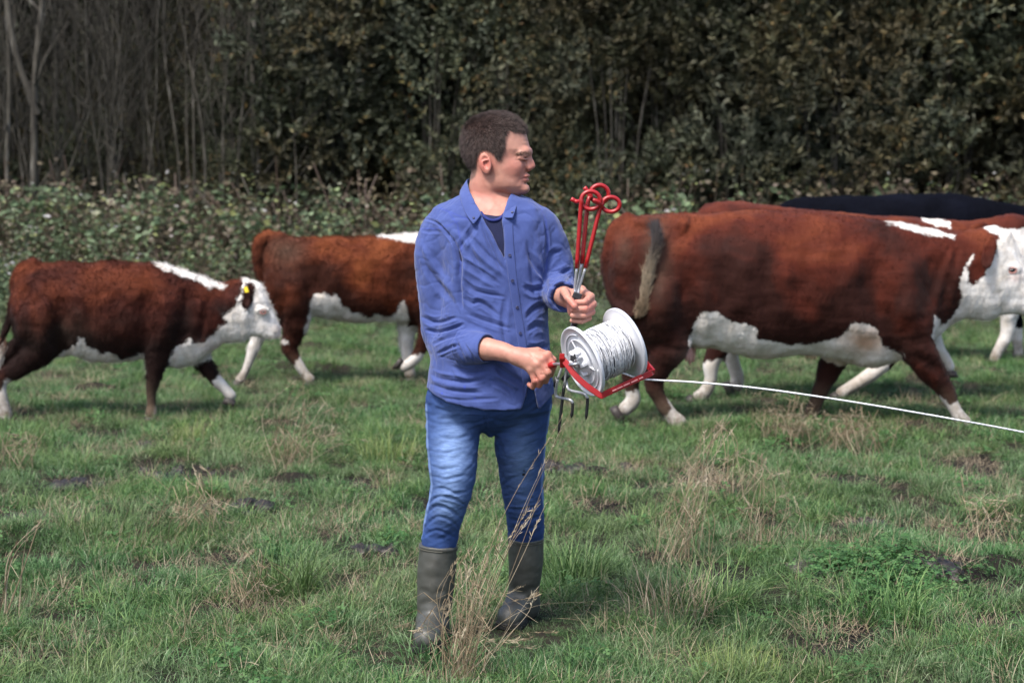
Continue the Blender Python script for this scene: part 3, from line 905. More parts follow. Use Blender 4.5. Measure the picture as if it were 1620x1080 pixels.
# ---- jeans
je = SDF(axes_var([(M(645, 0)[0], M(888, 0)[0], .0038)]), axes_var([(MD - .19, MD + .36, .0042)]), axes_var([(zt(885), zt(600), .0038)]))
je.ell(M(770, 628, .02), [.195, .135, .11], .03)
je.loft(M(776, 600, 0), (0, 0, -1), (0, -1, 0), [(-.02, .13, -.13, .20), (.03, .137, -.137, .207), (.075, .130, -.135, .208), (.105, .115, -.125, .20), (.14, .07, -.09, .13), (.165, .03, -.06, .04)], .03, p=2.2)
for L_ in (RLEG, LLEG):
    je.chain([M(*p) for p, r in L_], [r for p, r in L_], .022)
V, F = je.mesh(1)
N = normals(V, F)
D = .0018 * noise(V, .06, 21, 2, (.6, 1, 1.2))
SJ = [([(678, 640), (710, 652), (750, 650)], 5, -.004), ([(676, 665), (705, 672), (760, 668)], 5, -.005), ([(690, 690), (720, 694), (756, 684)], 4, -.004), ([(677, 712), (705, 716), (740, 708)], 4, -.005),
 ([(680, 735), (700, 742), (728, 738)], 4, -.006), ([(683, 752), (706, 758), (738, 750)], 4, -.006), ([(681, 775), (700, 772), (720, 780), (742, 776)], 4, -.007), ([(676, 800), (692, 786), (716, 788), (738, 800)], 4, -.009),
 ([(673, 815), (690, 800), (712, 806), (732, 822)], 4, -.008), ([(667, 838), (690, 818), (712, 822), (728, 838)], 4, -.007), ([(666, 852), (690, 838), (724, 852)], 4, -.006),
 ([(772, 676), (790, 700), (796, 730)], 5, -.006), ([(775, 660), (800, 668), (840, 660)], 5, -.004), ([(800, 700), (825, 705), (856, 695)], 5, -.003), ([(793, 770), (806, 758), (820, 752)], 4, -.006),
 ([(795, 785), (815, 782), (850, 790)], 4, -.005), ([(800, 803), (825, 806), (858, 800)], 4, -.008), ([(802, 818), (830, 824), (860, 812)], 4, -.008), ([(803, 832), (830, 838), (858, 828)], 4, -.006), ([(766, 655), (769, 672), (772, 690)], 3, -.005)]
V = V + N * (D + stroke_disp(V, N, [(a, b * .62, c) for a, b, c in SJ]) * .42)[:, None]
t = NT('denim', .85, .2)
c = t.ramp(t.noise(26, 6, .65), [(.3, (.006, .024, .108)), (.7, (.011, .040, .158))])
fade = t.math('ADD', t.attr('fade'), t.math('MULTIPLY', t.math('SUBTRACT', t.noise(55, 6, .7, t.mapv((.7, 1, 3.0))), .5), t.math('MULTIPLY', t.attr('fade'), 1.9)), clamp=True)
c = t.mix(fade, c, (.15, .235, .43))
c = t.mix(t.math('MULTIPLY', t.noise(650, 2), .35), c, (.09, .13, .25))
c = t.mix(t.attr('seam'), c, (.28, .40, .66))
t.col(c); t.bump(t.noise(800, 2), .25, .0012)
me = np_mesh('jeans', V, F, t.m)
px, py = proj(V)
fd = .98 * np.exp(-(((px - 715) / 26) ** 2 + ((py - 725) / 62) ** 2)) + .55 * np.exp(-(((px - 708) / 22) ** 2 + ((py - 800) / 26) ** 2)) + .60 * np.exp(-(((px - 826) / 22) ** 2 + ((py - 730) / 50) ** 2)) + .2 * np.exp(-(((px - 832) / 18) ** 2 + ((py - 795) / 22) ** 2))
D2 = stroke_disp(V, N, SJ)
fd = np.clip(fd * (N[:, 1] < .1) * (1 + D2 * 25), 0, .95)
vattr(me, 'fade', fd)
seam = np.zeros(len(V))
for ln in ([(674, 640), (676, 706), (683, 770), (676, 804), (664, 858)], [(872, 640), (862, 711), (857, 770), (861, 804)]):
    for a, b in zip(np.array(ln[:-1], float), np.array(ln[1:], float)):
        ba = b - a; tt = np.clip(((px - a[0]) * ba[0] + (py - a[1]) * ba[1]) / (ba @ ba), 0, 1)
        seam = np.maximum(seam, .35 * np.exp(-((np.hypot(px - a[0] - tt * ba[0], py - a[1] - tt * ba[1]) - .5) / 1.2) ** 2))
vattr(me, 'seam', seam)
jeans = link('jeans', me, person)
jt = bvh(V, F)
for (x, y, r) in ((829, 744, .003), (828.5, 750, .0055), (770.5, 648, .003)):
    p, n = on_front(jt, x, y, .0008)
    mb = MB(); mb.lathe([(0, r), (.0008, r * .8), (.001, .0001)], p, np.array(n), 10)
    mb.build('mud_spot', simple('mud_spot', (.01, .012, .02), .5, .4), jeans)

# ---- boots
BOOT = NT('olive_rubber', .36, .5)
BOOT.col(BOOT.mix(BOOT.ramp(BOOT.noise(14, 5, .65), [(.5, (0, 0, 0)), (.8, (.5, .5, .5))]), (.042, .043, .038), (.074, .070, .060)))
BOOT.b.inputs['Roughness'].default_value = .50
BOOT.bump(BOOT.noise(60, 3), .06, .004)
MUD = NT('boot_mud', .8, .3)
SOLEM = simple('sole_rubber', (.016, .015, .013), .7, .3, bump=.3)
def boot(top, shaft, ankle, heel, toe, strokes, seed):
    """top: px, py, dy of the rim; shaft: list of ((px,py,dy), r); heel, toe: world points on the ground"""
    P = [M(*p) for p, r in shaft]; R = [r for p, r in shaft]
    A = M(*ankle[0]); lo = np.minimum.reduce(P + [np.array(heel), np.array(toe)]) - .10; hi = np.maximum.reduce(P + [np.array(heel)]) + .10
    S = SDF(ax(lo[0], hi[0], .004), ax(lo[1], hi[1], .004), ax(-.02, hi[2], .004))
    S.chain(P + [A], R + [ankle[1]], .0)
    tp = P[0]; dn = (P[0] - P[1]) / np.linalg.norm(P[0] - P[1])
    S.cut(half(tp, dn), tp - .2, tp + .2, 0)
    S.f = S.f
    h = np.array(heel, float); tt = np.array(toe, float); d = (tt - h) / np.linalg.norm(tt - h)
    S.chain([A, h + np.array([0, 0, .055]) + d * .045], [ankle[1], .045], .03)
    S.chain([A, h * .45 + tt * .55 + np.array([0, 0, .062]), tt - d * .05 + np.array([0, 0, .048])], [ankle[1] * .95, .044, .036], .035)
    S.chain([h * .3 + tt * .7 + np.array([0, 0, .045]), tt - d * .042 + np.array([0, 0, .042])], [.045, .041], .02)
    S.cut(lambda X, Y, Z: np.broadcast_to(Z - .018, np.broadcast_shapes(X.shape, Y.shape, Z.shape)), lo - .3, np.array([9, 99, .03]), .003)
    rim = SDF
    S.cyl(tp - dn * .012, tp - dn * .001, R[0] + .0028, R[0] + .0028, .002, rnd=.002)
    V, F = S.mesh(1); N = normals(V, F)
    V = V + N * (stroke_disp(V, N, strokes) * .45 + .0014 * noise(V, .09, seed, 2))[:, None]
    b = sdf_obj('boot', V, F, BOOT.m, person)
    # sole: footprint with a heel block and lugs
    lat = np.cross(d, [0, 0, 1]); L = np.linalg.norm(tt - h)
    out = [(-.005, .0), (0.0, .022), (.03, .036), (.09, .034), (.14, .036), (.20, .047), (.25, .044), (L - .018, .028), (L, 0)]
    mb = MB(); rings = []
    ol = curve_pts([(a, b_, 0) for a, b_ in out], 4)[:, :2]
    ol = np.vstack([ol, (ol * [1, -1])[::-1][1:-1]])
    for z, g in ((.0, .97), (.004, 1.02), (.024, 1.03), (.030, .98)):
        rings.append([h + d * (L / 2 + (a - L / 2) * g) + lat * b_ * g + np.array([0, 0, z]) for a, b_ in ol])
    mb.quadgrid(rings, closev=True)
    n_ = len(ol); mb.F.append(tuple(range(n_))); mb.F.append(tuple(range(3 * n_, 4 * n_)))
    for q in np.arange(.02, L - .02, .028):
        w = np.interp(q, ol[:len(ol) // 2, 0], ol[:len(ol) // 2, 1])
        mb.box(h + d * q + np.array([0, 0, .006]), (d, lat, np.array([0, 0, 1.])), (.007, w + .004, .008))
    mb.build('sole', SOLEM, b, smooth=False, bevel=.002)
    # seam line under the rim
    u = np.cross(dn, [0, 1, 0]); u /= np.linalg.norm(u); v = np.cross(dn, u)
    c = tp - dn * .013
    mb = MB(); mb.tube([c + (R[0] + .0015) * (math.cos(a) * u + math.sin(a) * v) for a in np.linspace(0, 2 * math.pi, 40)], .0012, 5, False)
    mb.build('rim_trim', simple('rim_trim', (.10, .095, .08), .6, .3), b)
    return b
gy = lambda py: FPX * CAM_H / (py - 260)
hx = M(682, 1020, -.0)[0]
boot(None, [((693.5, 861, 0), .0655), ((691, 900, .0), .0665), ((688, 945, .0), .061), ((686, 970, .0), .0545)], ((684.5, 992, .0), .047),
     (hx + .006, MD + .075, 0), (hx - .012, MD - .205, 0),
     [([(664, 930), (685, 940), (704, 932)], 5, -.005), ([(662, 958), (684, 950), (708, 962)], 6, -.007), ([(664, 978), (690, 985), (706, 975)], 6, -.006), ([(664, 905), (680, 915), (712, 910)], 8, -.003), ([(694, 870), (700, 900), (696, 930)], 8, -.003)], 31)
ty = gy(1006); hy2 = ty + .245
boot(None, [((832, 848, .25), .0625), ((831.5, 890, .26), .062), ((829, 930, .28), .055)], ((828, 956, .30), .047),
     (M(838, 960, .36)[0], hy2, 0), (W(800, 1000, ty)[0], ty - .02, 0),
     [([(806, 925), (825, 935), (850, 928)], 5, -.006), ([(806, 948), (828, 940), (850, 952)], 5, -.006), ([(806, 900), (830, 908), (855, 900)], 7, -.003)], 32)
# ------------------------------------------------------------------ cable reel
RED = simple('red_plastic', (.26, .006, .008), .38, .5, var=.12, scale=30)
WHITEP = simple('white_plastic', (.50, .51, .55), .38, .5, var=.05, scale=15, bump=.04)
STEEL = simple('zinc_steel', (.38, .39, .42), .38, .5, metal=.85, var=.2, scale=60)
BLACKP = simple('black_plastic', (.014, .014, .017), .45, .45)
RC = M(923, 571, -.385)                      # centre of the near flange
sc_ = FPX / (MD - .35)
RA = np.array([66 / sc_, .068, 26 / sc_]); RLEN = np.linalg.norm(RA); RA = RA / RLEN
reel = empty('cable_reel', (RC[0], RC[1], RC[2]))
tag(reel, 'white plastic cable reel wound with white cord in a red hand frame', 'cable reel')
FRAD = 58.5 / sc_
def flange(o, s, hub):
    """s = +1: outer face looks along -RA"""
    mb = MB()
    rr = FRAD
    pr = [(.006, .022), (-.003, .030), (-.003, rr * .60), (-.008, rr * .62), (-.008, rr * .64), (-.003, rr * .66), (-.004, rr * .93), (-.009, rr * .955), (-.009, rr * .99), (-.004, rr), (.002, rr), (.003, rr * .97), (.0025, rr * .5), (.003, .06), (.006, .022)]
    mb.lathe([(a * s, r) for a, r in pr], o, RA, 72)
    f = mb.build('flange', WHITEP, reel)
    u = np.cross(RA, [0, 0, 1]); u /= np.linalg.norm(u); v = np.cross(RA, u)
    mb = MB()   # stiffening ribs
    for a in (.3, 2.6, 4.4):
        d = math.cos(a) * u + math.sin(a) * v
        mb.box(o + d * rr * .45 - RA * s * .005, (d, np.cross(RA, d), RA), (rr * .2, .0022, .0035))
    for a0, a1 in ((0.2, 1.9), (3.3, 4.9)):
        mb.tube([o - RA * s * .005 + rr * .78 * (math.cos(a) * u + math.sin(a) * v) for a in np.linspace(a0, a1, 16)], .0022, 6)
    mb.build('rib', WHITEP, f)
    return f
flange(RC, 1, True)
flange(RC + RA * RLEN, -1, False)
mb = MB(); mb.lathe([(0, .058), (RLEN, .058)], RC, RA, 40); mb.build('drum', WHITEP, reel)
rg = np.random.RandomState(3)
WIRE = NT('poly_wire', .6, .35)
WIRE.col(WIRE.ramp(WIRE.noise(120, 3), [(.35, (.36, .37, .40)), (.55, (.60, .61, .64))]))
mb = MB()
u = np.cross(RA, [0, 0, 1]); u /= np.linalg.norm(u); v = np.cross(RA, u)
def ring(pos, tilt, ph, r, wob=0.0, a0=0, a1=2 * math.pi, wr=.0014):
    A = np.linspace(a0, a1, 30)
    P = [RC + RA * (pos + tilt * math.sin(a + ph) + wob * math.sin(3 * a + ph)) + (r + .0012 * math.sin(2 * a + ph)) * (math.cos(a) * u + math.sin(a) * v) for a in A]
    mb.tube(P, wr, 5, False)
for k in range(54):
    x = .010 + (RLEN - .020) * (k + .5) / 54
    bulge = .0745 + .0065 * math.sin(math.pi * (k + .5) / 54) + rg.normal() * .0012
    ring(x + rg.normal() * .0008, rg.normal() * .0022, rg.uniform(0, 6.3), bulge, rg.normal() * .0006)
for k in range(38):
    x = rg.uniform(.022, RLEN - .022)
    ring(x, min(abs(rg.normal() * .011) + .003, min(x, RLEN - x) - .008), rg.uniform(0, 6.3), .0800 + .0052 * math.sin(math.pi * x / RLEN) + rg.uniform(0, .002), rg.normal() * .001)
mb.build('wound_cord', WIRE.m, reel)
mb = MB(); mb.lathe([(.006, .0715), (RLEN * .5, .0765), (RLEN - .006, .0715)], RC, RA, 40)
mb.build('shaded_inner_cord', simple('shaded_inner_cord', (.10, .105, .13), .9, .2), reel)  # shade in the gaps between the turns, put into a darker cord colour
# hub boss with lugs
mb = MB()
mb.lathe([(-.002, .050), (-.010, .048), (-.012, .040), (-.024, .036), (-.027, .030), (-.027, .014), (-.036, .013), (-.036, .0001)], RC, RA, 40)
hub = mb.build('hub', WHITEP, reel)
mb = MB()
for a in np.arange(6) * math.pi / 3:
    d = math.cos(a) * u + math.sin(a) * v
    mb.box(RC + d * .036 - RA * .018, (d, np.cross(RA, d), RA), (.011, .006, .012))
mb.build('hub_lug', WHITEP, hub, bevel=.003, smooth=False)
# red frame: near arm, cross bar, far arm; it carries the axle
hubp = RC - RA * .032
dn = M(951, 626, -.40) - M(923, 571, -.40); dn = dn / np.linalg.norm(dn)
a0 = M(888, 565, -.395); a1 = M(897, 576, -.412); a1b = M(911, 594.5, -.425); a2 = M(930, 611.5, -.43); a3 = M(951, 626, -.43)
b1 = M(985, 610, -.375); b2 = M(1034, 588, -.325); c1 = M(1024, 577, -.29); c2 = RC + RA * (RLEN + .012)
fp = [a0, a1, a2, a3 - (a3 - a2) * .12, a3 + (b1 - a3) * .12, b1, b2 - (b2 - b1) * .06, b2 + (c1 - b2) * .4, c1, c2]
P = curve_pts([a0, a1, a1b, a2, a3 - (a3 - a2) * .08], 4).tolist() + [a3 + (a3 - a2) * .01] + curve_pts([a3 + (b1 - a3) * .08, b1, b2 - (b2 - b1) * .08], 4).tolist() + [b2] + curve_pts([b2 + (c1 - b2) * .5, c1, c2], 3).tolist()
P = np.array(P)
vd = np.array([0.1, .1, 1.0])
mb = MB(); mb.sweep_rect(P, [vd] * len(P), .0095, .0045)
frame = mb.build('frame', RED, reel, smooth=False, bevel=.001)
mb = MB()
P2 = np.array([M(890, 580, -.39), M(889, 566, -.41), M(889.5, 559, -.41)])
mb.sweep_rect(P2, [np.array([1., 0, 0])] * 3, .008, .006)
mb.build('frame_hook', RED, frame, smooth=False, bevel=.001)
SLOT = simple('slot_print', (.46, .17, .17), .5, .4)
mb = MB()
d_ = (b2 - a3) / np.linalg.norm(b2 - a3)
for q0, q1 in ((.22, .30), (.32, .42), (.44, .56), (.58, .70), (.72, .80)):
    c0 = a3 + (b2 - a3) * ((q0 + q1) / 2)
    i = np.argmin(np.linalg.norm(P - c0, axis=1)); c0 = c0 + (P[i] - a3 - (b2 - a3) * ((P[i] - a3) @ (b2 - a3)) / ((b2 - a3) @ (b2 - a3))) * .9
    c0 = c0 + np.array([.001, -.0062, 0.0])
    w_ = np.cross(d_, [0, 1, 0]); w_ /= np.linalg.norm(w_)
    mb.box(c0, (d_, w_, np.cross(d_, w_)), (np.linalg.norm(b2 - a3) * (q1 - q0) / 2, .0022, .0012))
mb.build('frame_slot', SLOT, frame, smooth=False)
# crank with its bracket and grip
k0 = M(914, 575, -.435); k1 = M(905, 576.5, -.43); k2 = M(880, 575.5, -.325); k3 = M(868, 577, -.262)
mb = MB(); mb.tube(curve_pts([k0 + (hubp - k0) * .3, k0, k1, k2, k3], 5), .0052, 10)
crank = mb.build('crank', STEEL, reel)
mb = MB(); ud = np.array([.35, 0, -1.]); ud /= np.linalg.norm(ud)
mb.box(M(917.5, 574, -.43), (ud, np.cross(ud, RA), RA), (.017, .006, .006))
mb.box(M(916, 569, -.425), (RA, ud, np.cross(ud, RA)), (.012, .006, .008))
mb.build('crank_bracket', STEEL, crank, smooth=False, bevel=.002)
mb = MB(); cdir = np.array([.5, 0, .8])
for q in range(5):
    mb.box(M(904 + q * 2.6, 566 - q * .9 + (q % 2) * 2, -.415), (np.array([1., 0, 0]), np.array([0, 1., 0]), np.array([0, 0, 1.])), (.0035, .004, .009))
mb.build('ratchet', BLACKP, crank, smooth=False, bevel=.001)
mb = MB(); mb.tube([M(877.5, 576, -.308), M(873, 577, -.285), M(855, 586, -.246), M(840, 594, -.232)], [.0085, .0105, .0105, .009], 12)
mb.build('grip', RED, crank)

# cord running off to the right
rp = [M(985, 590, -.37), M(1019, 599.5, -.335), M(1100, 604.5, -.33), M(1200, 614, -.32), M(1320, 631, -.31), M(1450, 652.5, -.30), M(1620, 683.5, -.28), M(1800, 722, -.25), M(2100, 800, -.2), M(2400, 900, -.1)]
mb = MB(); mb.tube(curve_pts(rp, 8), .0028, 8)
for s_ in (0, 1):   # lay of the twisted strands
    C = curve_pts(rp[:8], 60); T = np.arange(len(C)) * 1.1 + s_ * math.pi
    mb.tube(C + np.c_[np.zeros(len(C)), np.cos(T) * .0016, np.sin(T) * .0016], .0021, 5, False)
tag(mb.build('fence_rope', WIRE.m), 'thin white fence cord running from the reel out to the right', 'rope')

# ------------------------------------------------------------------ pigtail fence posts in the hand and hanging under it
BLKS = simple('black_steel', (.012, .012, .013), .45, .45)
LSTEEL = simple('pale_steel', (.42, .43, .46), .4, .5, metal=.5, var=.15, scale=80)
def loop(c, r, a0, a1, n=22, tilt=.25, dyr=.004):
    """px centre, px radius (rx, ry), turning from a0 to a1 (radians, 0 = right, positive = up)"""
    A = np.linspace(a0, a1, n)
    return [(c[0] + r[0] * math.cos(a), c[1] - r[1] * math.sin(a), c[2] + dyr * i / n * 3) for i, a in enumerate(A)]
posts = [
 dict(label='red topped fence post with the lower left loop of the three held', lp=[(912.5, 424, -.315), (915.5, 380, -.32), (918.5, 332, -.325)], c=(934.5, 317, -.328), r=(15.0, 14.2), a0=3.35, a1=-3.05, tail=[(912, 319, -.30), (903.5, 314.5, -.30)],
      low=[(912.5, 424, -.315), (909.5, 455, -.295), (909.5, 473, -.288), (903, 530, -.20), (897, 575, -.16), (892.5, 610, -.15)], foot=[(892.5, 610, -.15), (888, 648, -.15), (883.5, 688, -.15)]),
 dict(label='red topped fence post with the highest loop, between the other two', lp=[(920.5, 417, -.300), (925, 370, -.298), (930.5, 318, -.296)], c=(948.5, 307, -.292), r=(14.4, 14.0), a0=3.5, a1=-2.2, tail=[(934, 312, -.28), (931, 305, -.28), (924.5, 296, -.28)],
      low=[(920.5, 417, -.300), (913.5, 455, -.285), (911.5, 473, -.280), (906, 530, -.19), (900, 575, -.15), (896, 605, -.14)], foot=[(896, 605, -.14), (898, 614, -.15), (904, 618, -.17), (922, 622, -.22), (928, 627, -.23), (929.5, 634, -.23), (927, 664, -.23)]),
 dict(label='red topped fence post leaning right with its loop lowest on the right', lp=[(926, 424, -.305), (938, 375, -.308), (950.5, 325, -.312)], c=(966.5, 323.5, -.315), r=(13.8, 11.6), a0=3.25, a1=-2.7, tail=[(948, 322, -.325), (944, 318, -.33), (938, 316.5, -.33)],
      low=[(926, 424, -.305), (916.5, 455, -.290), (913.5, 473, -.284), (905, 530, -.21), (891, 575, -.17), (882, 600, -.16)], foot=[(882, 600, -.16), (879, 622, -.15), (883, 628, -.155), (897, 631, -.19), (904, 634, -.20), (906, 641, -.20), (904, 661, -.20)])]
for q in posts:
    base = M(*q['foot'][-1])
    r_ = empty('fence_post', tuple(base)); tag(r_, q['label'], 'fence post', 'pigtail fence posts held in a bunch')
    top = [M(*p) for p in q['lp'] + loop(q['c'], q['r'], q['a0'], q['a1']) + q['tail']]
    mb = MB(); mb.tube(curve_pts(top, 3), .0072, 10); mb.build('red_top', RED, r_)
    mb = MB(); mb.tube(curve_pts([M(*p) for p in q['low']], 5), .0042, 8); mb.build('shaft', LSTEEL, r_)
    F_ = curve_pts([M(*p) for p in q['foot']], 5); n = len(F_); k = n if len(q['foot']) == 3 else int(n * .78)
    if len(q['foot']) > 3:
        mb = MB(); mb.tube(F_[:k], .0048, 8); mb.build('step', LSTEEL, r_)
        F_ = F_[k - 1:]
    mb = MB(); rr = np.full(len(F_), .0052); rr[-1] = .0015; mb.tube(F_, rr, 8); mb.build('spike', BLKS, r_)
mb = MB(); mb.box(M(913, 468, -.300), (np.array([.9, 0, -.35]), np.array([0, 1., 0]), np.array([.35, 0, .9])), (.015, .010, .011))
mb.build('clamp_block', BLACKP, r_, smooth=False, bevel=.003)
for P_, R_ in (([M(899, 592, -.145), M(890, 602, -.145)], .010), ([M(880, 596, -.15), M(878, 612, -.15)], [.008, .006]), ([M(911, 506, -.25), M(908, 517, -.225)], .011)):
    mb = MB(); mb.tube(P_, R_, 8); mb.build('clamp_band', BLKS, r_)
# ------------------------------------------------------------------ cattle
def coat_mat(name, dark, mid, top, scale=1.0, whitec=((.38, .34, .29), (.58, .56, .54))):
    t = NT(name, .80, .14)
    t.b.inputs['Sheen Weight'].default_value = .03
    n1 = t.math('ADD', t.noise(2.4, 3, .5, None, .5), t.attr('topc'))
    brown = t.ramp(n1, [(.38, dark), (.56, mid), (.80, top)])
    # fur strokes run back and down over the flank
    fur = t.noise(1.0, 4, .65, t.mapv((16, 30, 55)), .6)
    curl = t.noise(22, 4, .6, None, 1.2)
    brown = t.mix(t.ramp(fur, [(.35, (0, 0, 0)), (.7, (.32, .32, .32))]), brown, dark)
    brown = t.mix(t.math('MULTIPLY', t.attr('dirt'), 1.0), brown, (.055, .040, .028))
    wn_ = t.noise(18, 4, .7); w2 = t.noise(70, 3, .6)
    f = t.math('ADD', t.attr('white'), t.math('MULTIPLY', t.math('SUBTRACT', wn_, .5), .07))
    f = t.math('ADD', f, t.math('MULTIPLY', t.math('SUBTRACT', w2, .5), .018))
    f = t.ramp(f, [(.498, (0, 0, 0)), (.508, (1, 1, 1))])
    wh = t.ramp(t.noise(12, 5, .65), [(.25, whitec[0]), (.6, whitec[1])])
    wh = t.mix(t.attr('stain'), wh, (.30, .155, .07))
    c = t.mix(f, brown, wh)
    c = t.mix(t.math('MULTIPLY', t.attr('pink'), .8), c, (.46, .27, .23))
    c = t.mix(t.math('MULTIPLY', t.attr('legmud'), t.noise(26, 4, .7), None, True), c, (.085, .062, .042))
    t.col(c)
    t.bump(t.math('ADD', fur, t.math('MULTIPLY', curl, .6)), .26, .012)
    return t.m
HOOF = simple('hoof_horn', (.030, .024, .022), .55, .35, bump=.2)
TAGM = simple('yellow_tag', (.75, .55, .03), .5, .4)
EYEM = simple('cow_eye', (.010, .008, .008), .08, .6)
PINK = simple('eye_rim', (.34, .17, .15), .6, .3)
TEAT = simple('teat_skin', (.55, .30, .27), .6, .3)

def white_field(V, polys, legs, D, S):
    """signed metres (centred on .5): > .5 is white; polygons are given on the side view"""
    x, y = V[:, 0] * FPX / D * 1.0, V[:, 2]
    px, py = proj(np.c_[V[:, 0], np.full(len(V), D), V[:, 2]])
    f = np.full(len(V), -.5)
    s = FPX / D
    for q in polys:
        poly, vlo, vhi = (q if isinstance(q, tuple) else (q, -9, 9))
        d = poly_sd(px, py, poly) / s
        v = V[:, 1] - D
        d = np.where((v > vlo) & (v < vhi), d, -.5)
        f = np.maximum(f, d)
    return np.clip(.5 + f, 0, 1)
def cow(name, label, D, side, hw_scale, head, legs, mats, polys, ear, eye, tail, h=.0085, brownpolys=(), group='cattle walking across the field',
        egg=-.06, extra=None, hairs=26000, tagp=None, hl=.022, cat='cow', eyer=.018, folds=()):
    """side: rows px, top py, bottom py, half width m. Everything is traced on the side view and stands at distance D."""
    s = FPX / D
    C = lambda px, py, v=0.0: np.array([*W(px, py, D)]) + np.array([0, v, 0])
    A = np.array(side, float)
    o = C(A[0, 0], 540)
    st = [((r[0] - A[0, 0]) / s, C(r[0], r[1])[2] - o[2], C(r[0], r[2])[2] - o[2], r[3] * hw_scale) for r in A]
    allp = [C(r[0], r[1]) for r in A] + [C(r[0], r[2]) for r in A]
    for L in legs: allp += [C(*q[:2], q[2]) for q in L['p']]
    hs = head
    if hs:
        H0, H1 = C(*hs['a']), C(*hs['b']); allp += [H0, H1 + np.array([.1, 0, 0])]
    allp = np.array(allp); lo = allp.min(0) - .14; hi = allp.max(0) + .17
    wmx = max(A[:, 3].max() * hw_scale * 1.15 + .04, .2)
    S = SDF(ax(lo[0], hi[0], h), ax(D - wmx, D + wmx, h), ax(max(lo[2], -.05), hi[2], h))
    S.loft(o, (1, 0, 0), (0, 0, 1), st, 0, p=2.15, egg=egg)
    for L in legs:
        S.chain([C(*q[:2], q[2]) for q in L['p']], L['r'], L.get('k', .05), n=4)
    if hs:
        a = (H1 - H0); Lh = np.linalg.norm(a); a /= Lh
        up = np.array([-a[2], 0, a[0]])
        S.loft(H0, a, up, [(q[0] * Lh, q[1] * Lh, q[2] * Lh, q[3] * Lh) for q in hs['st']], .09, p=2.2)
        # brow over the eye, nostril, mouth line
        if eye:
            ec = C(*eye) ; hwid = hs['eyev']
            for v in (-1, 1):
                S.ell(ec + np.array([0, v * hwid, .012]), [.045, .022, .028], .03)
                S.ell(ec + np.array([0, v * (hwid + .016), 0]), [.024, .014, .017], .012, cut=True)
        n0 = H0 + a * Lh * .95
        for v in (-1, 1):
            S.ell(n0 + up * (-.01) + np.array([0, v * .045, 0]), [.014, .012, .010], .006, cut=True)
        S.chain([H0 + a * Lh * 1.0 - up * Lh * .075 + np.array([0, v, 0]) for v in (-.08, .08)], [.005, .005], .006, cut=True)
        S.chain([H0 + a * Lh * .98 - up * Lh * .1 + np.array([0, -.07, 0]), H0 + a * Lh * .72 - up * Lh * .16 + np.array([0, -.085, 0])], [.005, .004], .006, cut=True)
    if ear:
        for v in (-1, 1):
            E0 = C(*ear['a']); E1 = C(*ear['b']); E0[1] += v * ear['v0']; E1[1] += v * ear['v1']
            em = (E0 + E1) / 2; e = E1 - E0; Le = np.linalg.norm(e); e /= Le
            nn = np.cross(e, [0, v, .3]); nn /= np.linalg.norm(nn); l2 = np.cross(nn, e)
            R = np.array([e, nn, l2])
            S.ell(em, [Le * .58, ear['w'], ear['t']], .012, R=R)
            S.ell(em + l2 * ear['t'] * .7 * np.sign(l2[1] * v) * -1 * -v * 0 + np.array([0, -ear['t'] * .9, 0]) * (1 if v < 0 else -1), [Le * .45, ear['w'] * .68, ear['t'] * .7], .008, R=R, cut=True)
    if tail:
        S.chain([C(*q[:2], q[2]) for q in tail['p']], tail['r'], .03, n=4)
    if extra: extra(S, C)
    V, F = S.mesh(2)
    N = normals(V, F)
    sc = FPX / D
    zrel = V[:, 2]
    V = V + N * (.006 * noise(V, .35, 3, 2) + .0030 * noise(V, .10, 5, 2, (1, 1, .7)) * (zrel > .35))[:, None]
    # shoulder blade, ribs and hip show faintly through the coat
    if folds:
        D2_ = stroke_disp(V, normals(V, F), folds); V = V + N * D2_[:, None]
    rib = np.sin(V[:, 0] * 2 * math.pi / .085 + V[:, 2] * 3) * .0012
    V = V + N * (rib * (zrel > .5))[:, None]
    wf = white_field(V, polys, legs, D, S)
    for q in brownpolys:
        poly, vlo, vhi = (q if isinstance(q, tuple) else (q, -9, 9))
        ppx, ppy = proj(np.c_[V[:, 0], np.full(len(V), D), V[:, 2]])
        d = poly_sd(ppx, ppy, poly) / sc
        v = V[:, 1] - D
        d = np.where((v > vlo) & (v < vhi), d, -.5)
        wf = np.minimum(wf, .5 - d)
    me = np_mesh(name, V, F, mats[0])
    vattr(me, 'white', wf)
    ppx, ppy = proj(np.c_[V[:, 0], np.full(len(V), D), V[:, 2]])
    stain = np.zeros(len(V)); pink = np.zeros(len(V)); dirt = np.zeros(len(V))
    for (kind, cx, cy, rx, ry, a) in (mats[1] if len(mats) > 1 else []):
        g = a * np.exp(-(((ppx - cx) / rx) ** 2 + ((ppy - cy) / ry) ** 2))
        if kind == 's': stain = np.maximum(stain, g)
        elif kind == 'p': pink = np.maximum(pink, g)
        else: dirt = np.maximum(dirt, g)
    topc = np.clip((V[:, 2] - V[:, 2].max() * .72) / (V[:, 2].max() * .28), -1, 1) * .17 - .03  # paler back, darker lower body: coat's own tone plus top light painted in
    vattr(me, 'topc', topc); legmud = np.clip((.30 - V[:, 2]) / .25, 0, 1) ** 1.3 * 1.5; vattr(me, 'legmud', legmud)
    if hs:
        g = .45 * np.exp(-(np.linalg.norm(V - H1, axis=1) / (Lh * .17)) ** 2); pink = np.maximum(pink, g)
    vattr(me, 'stain', stain); vattr(me, 'pink', pink); vattr(me, 'dirt', dirt)
    ob = link(name, me); tag(ob, label, cat, group)
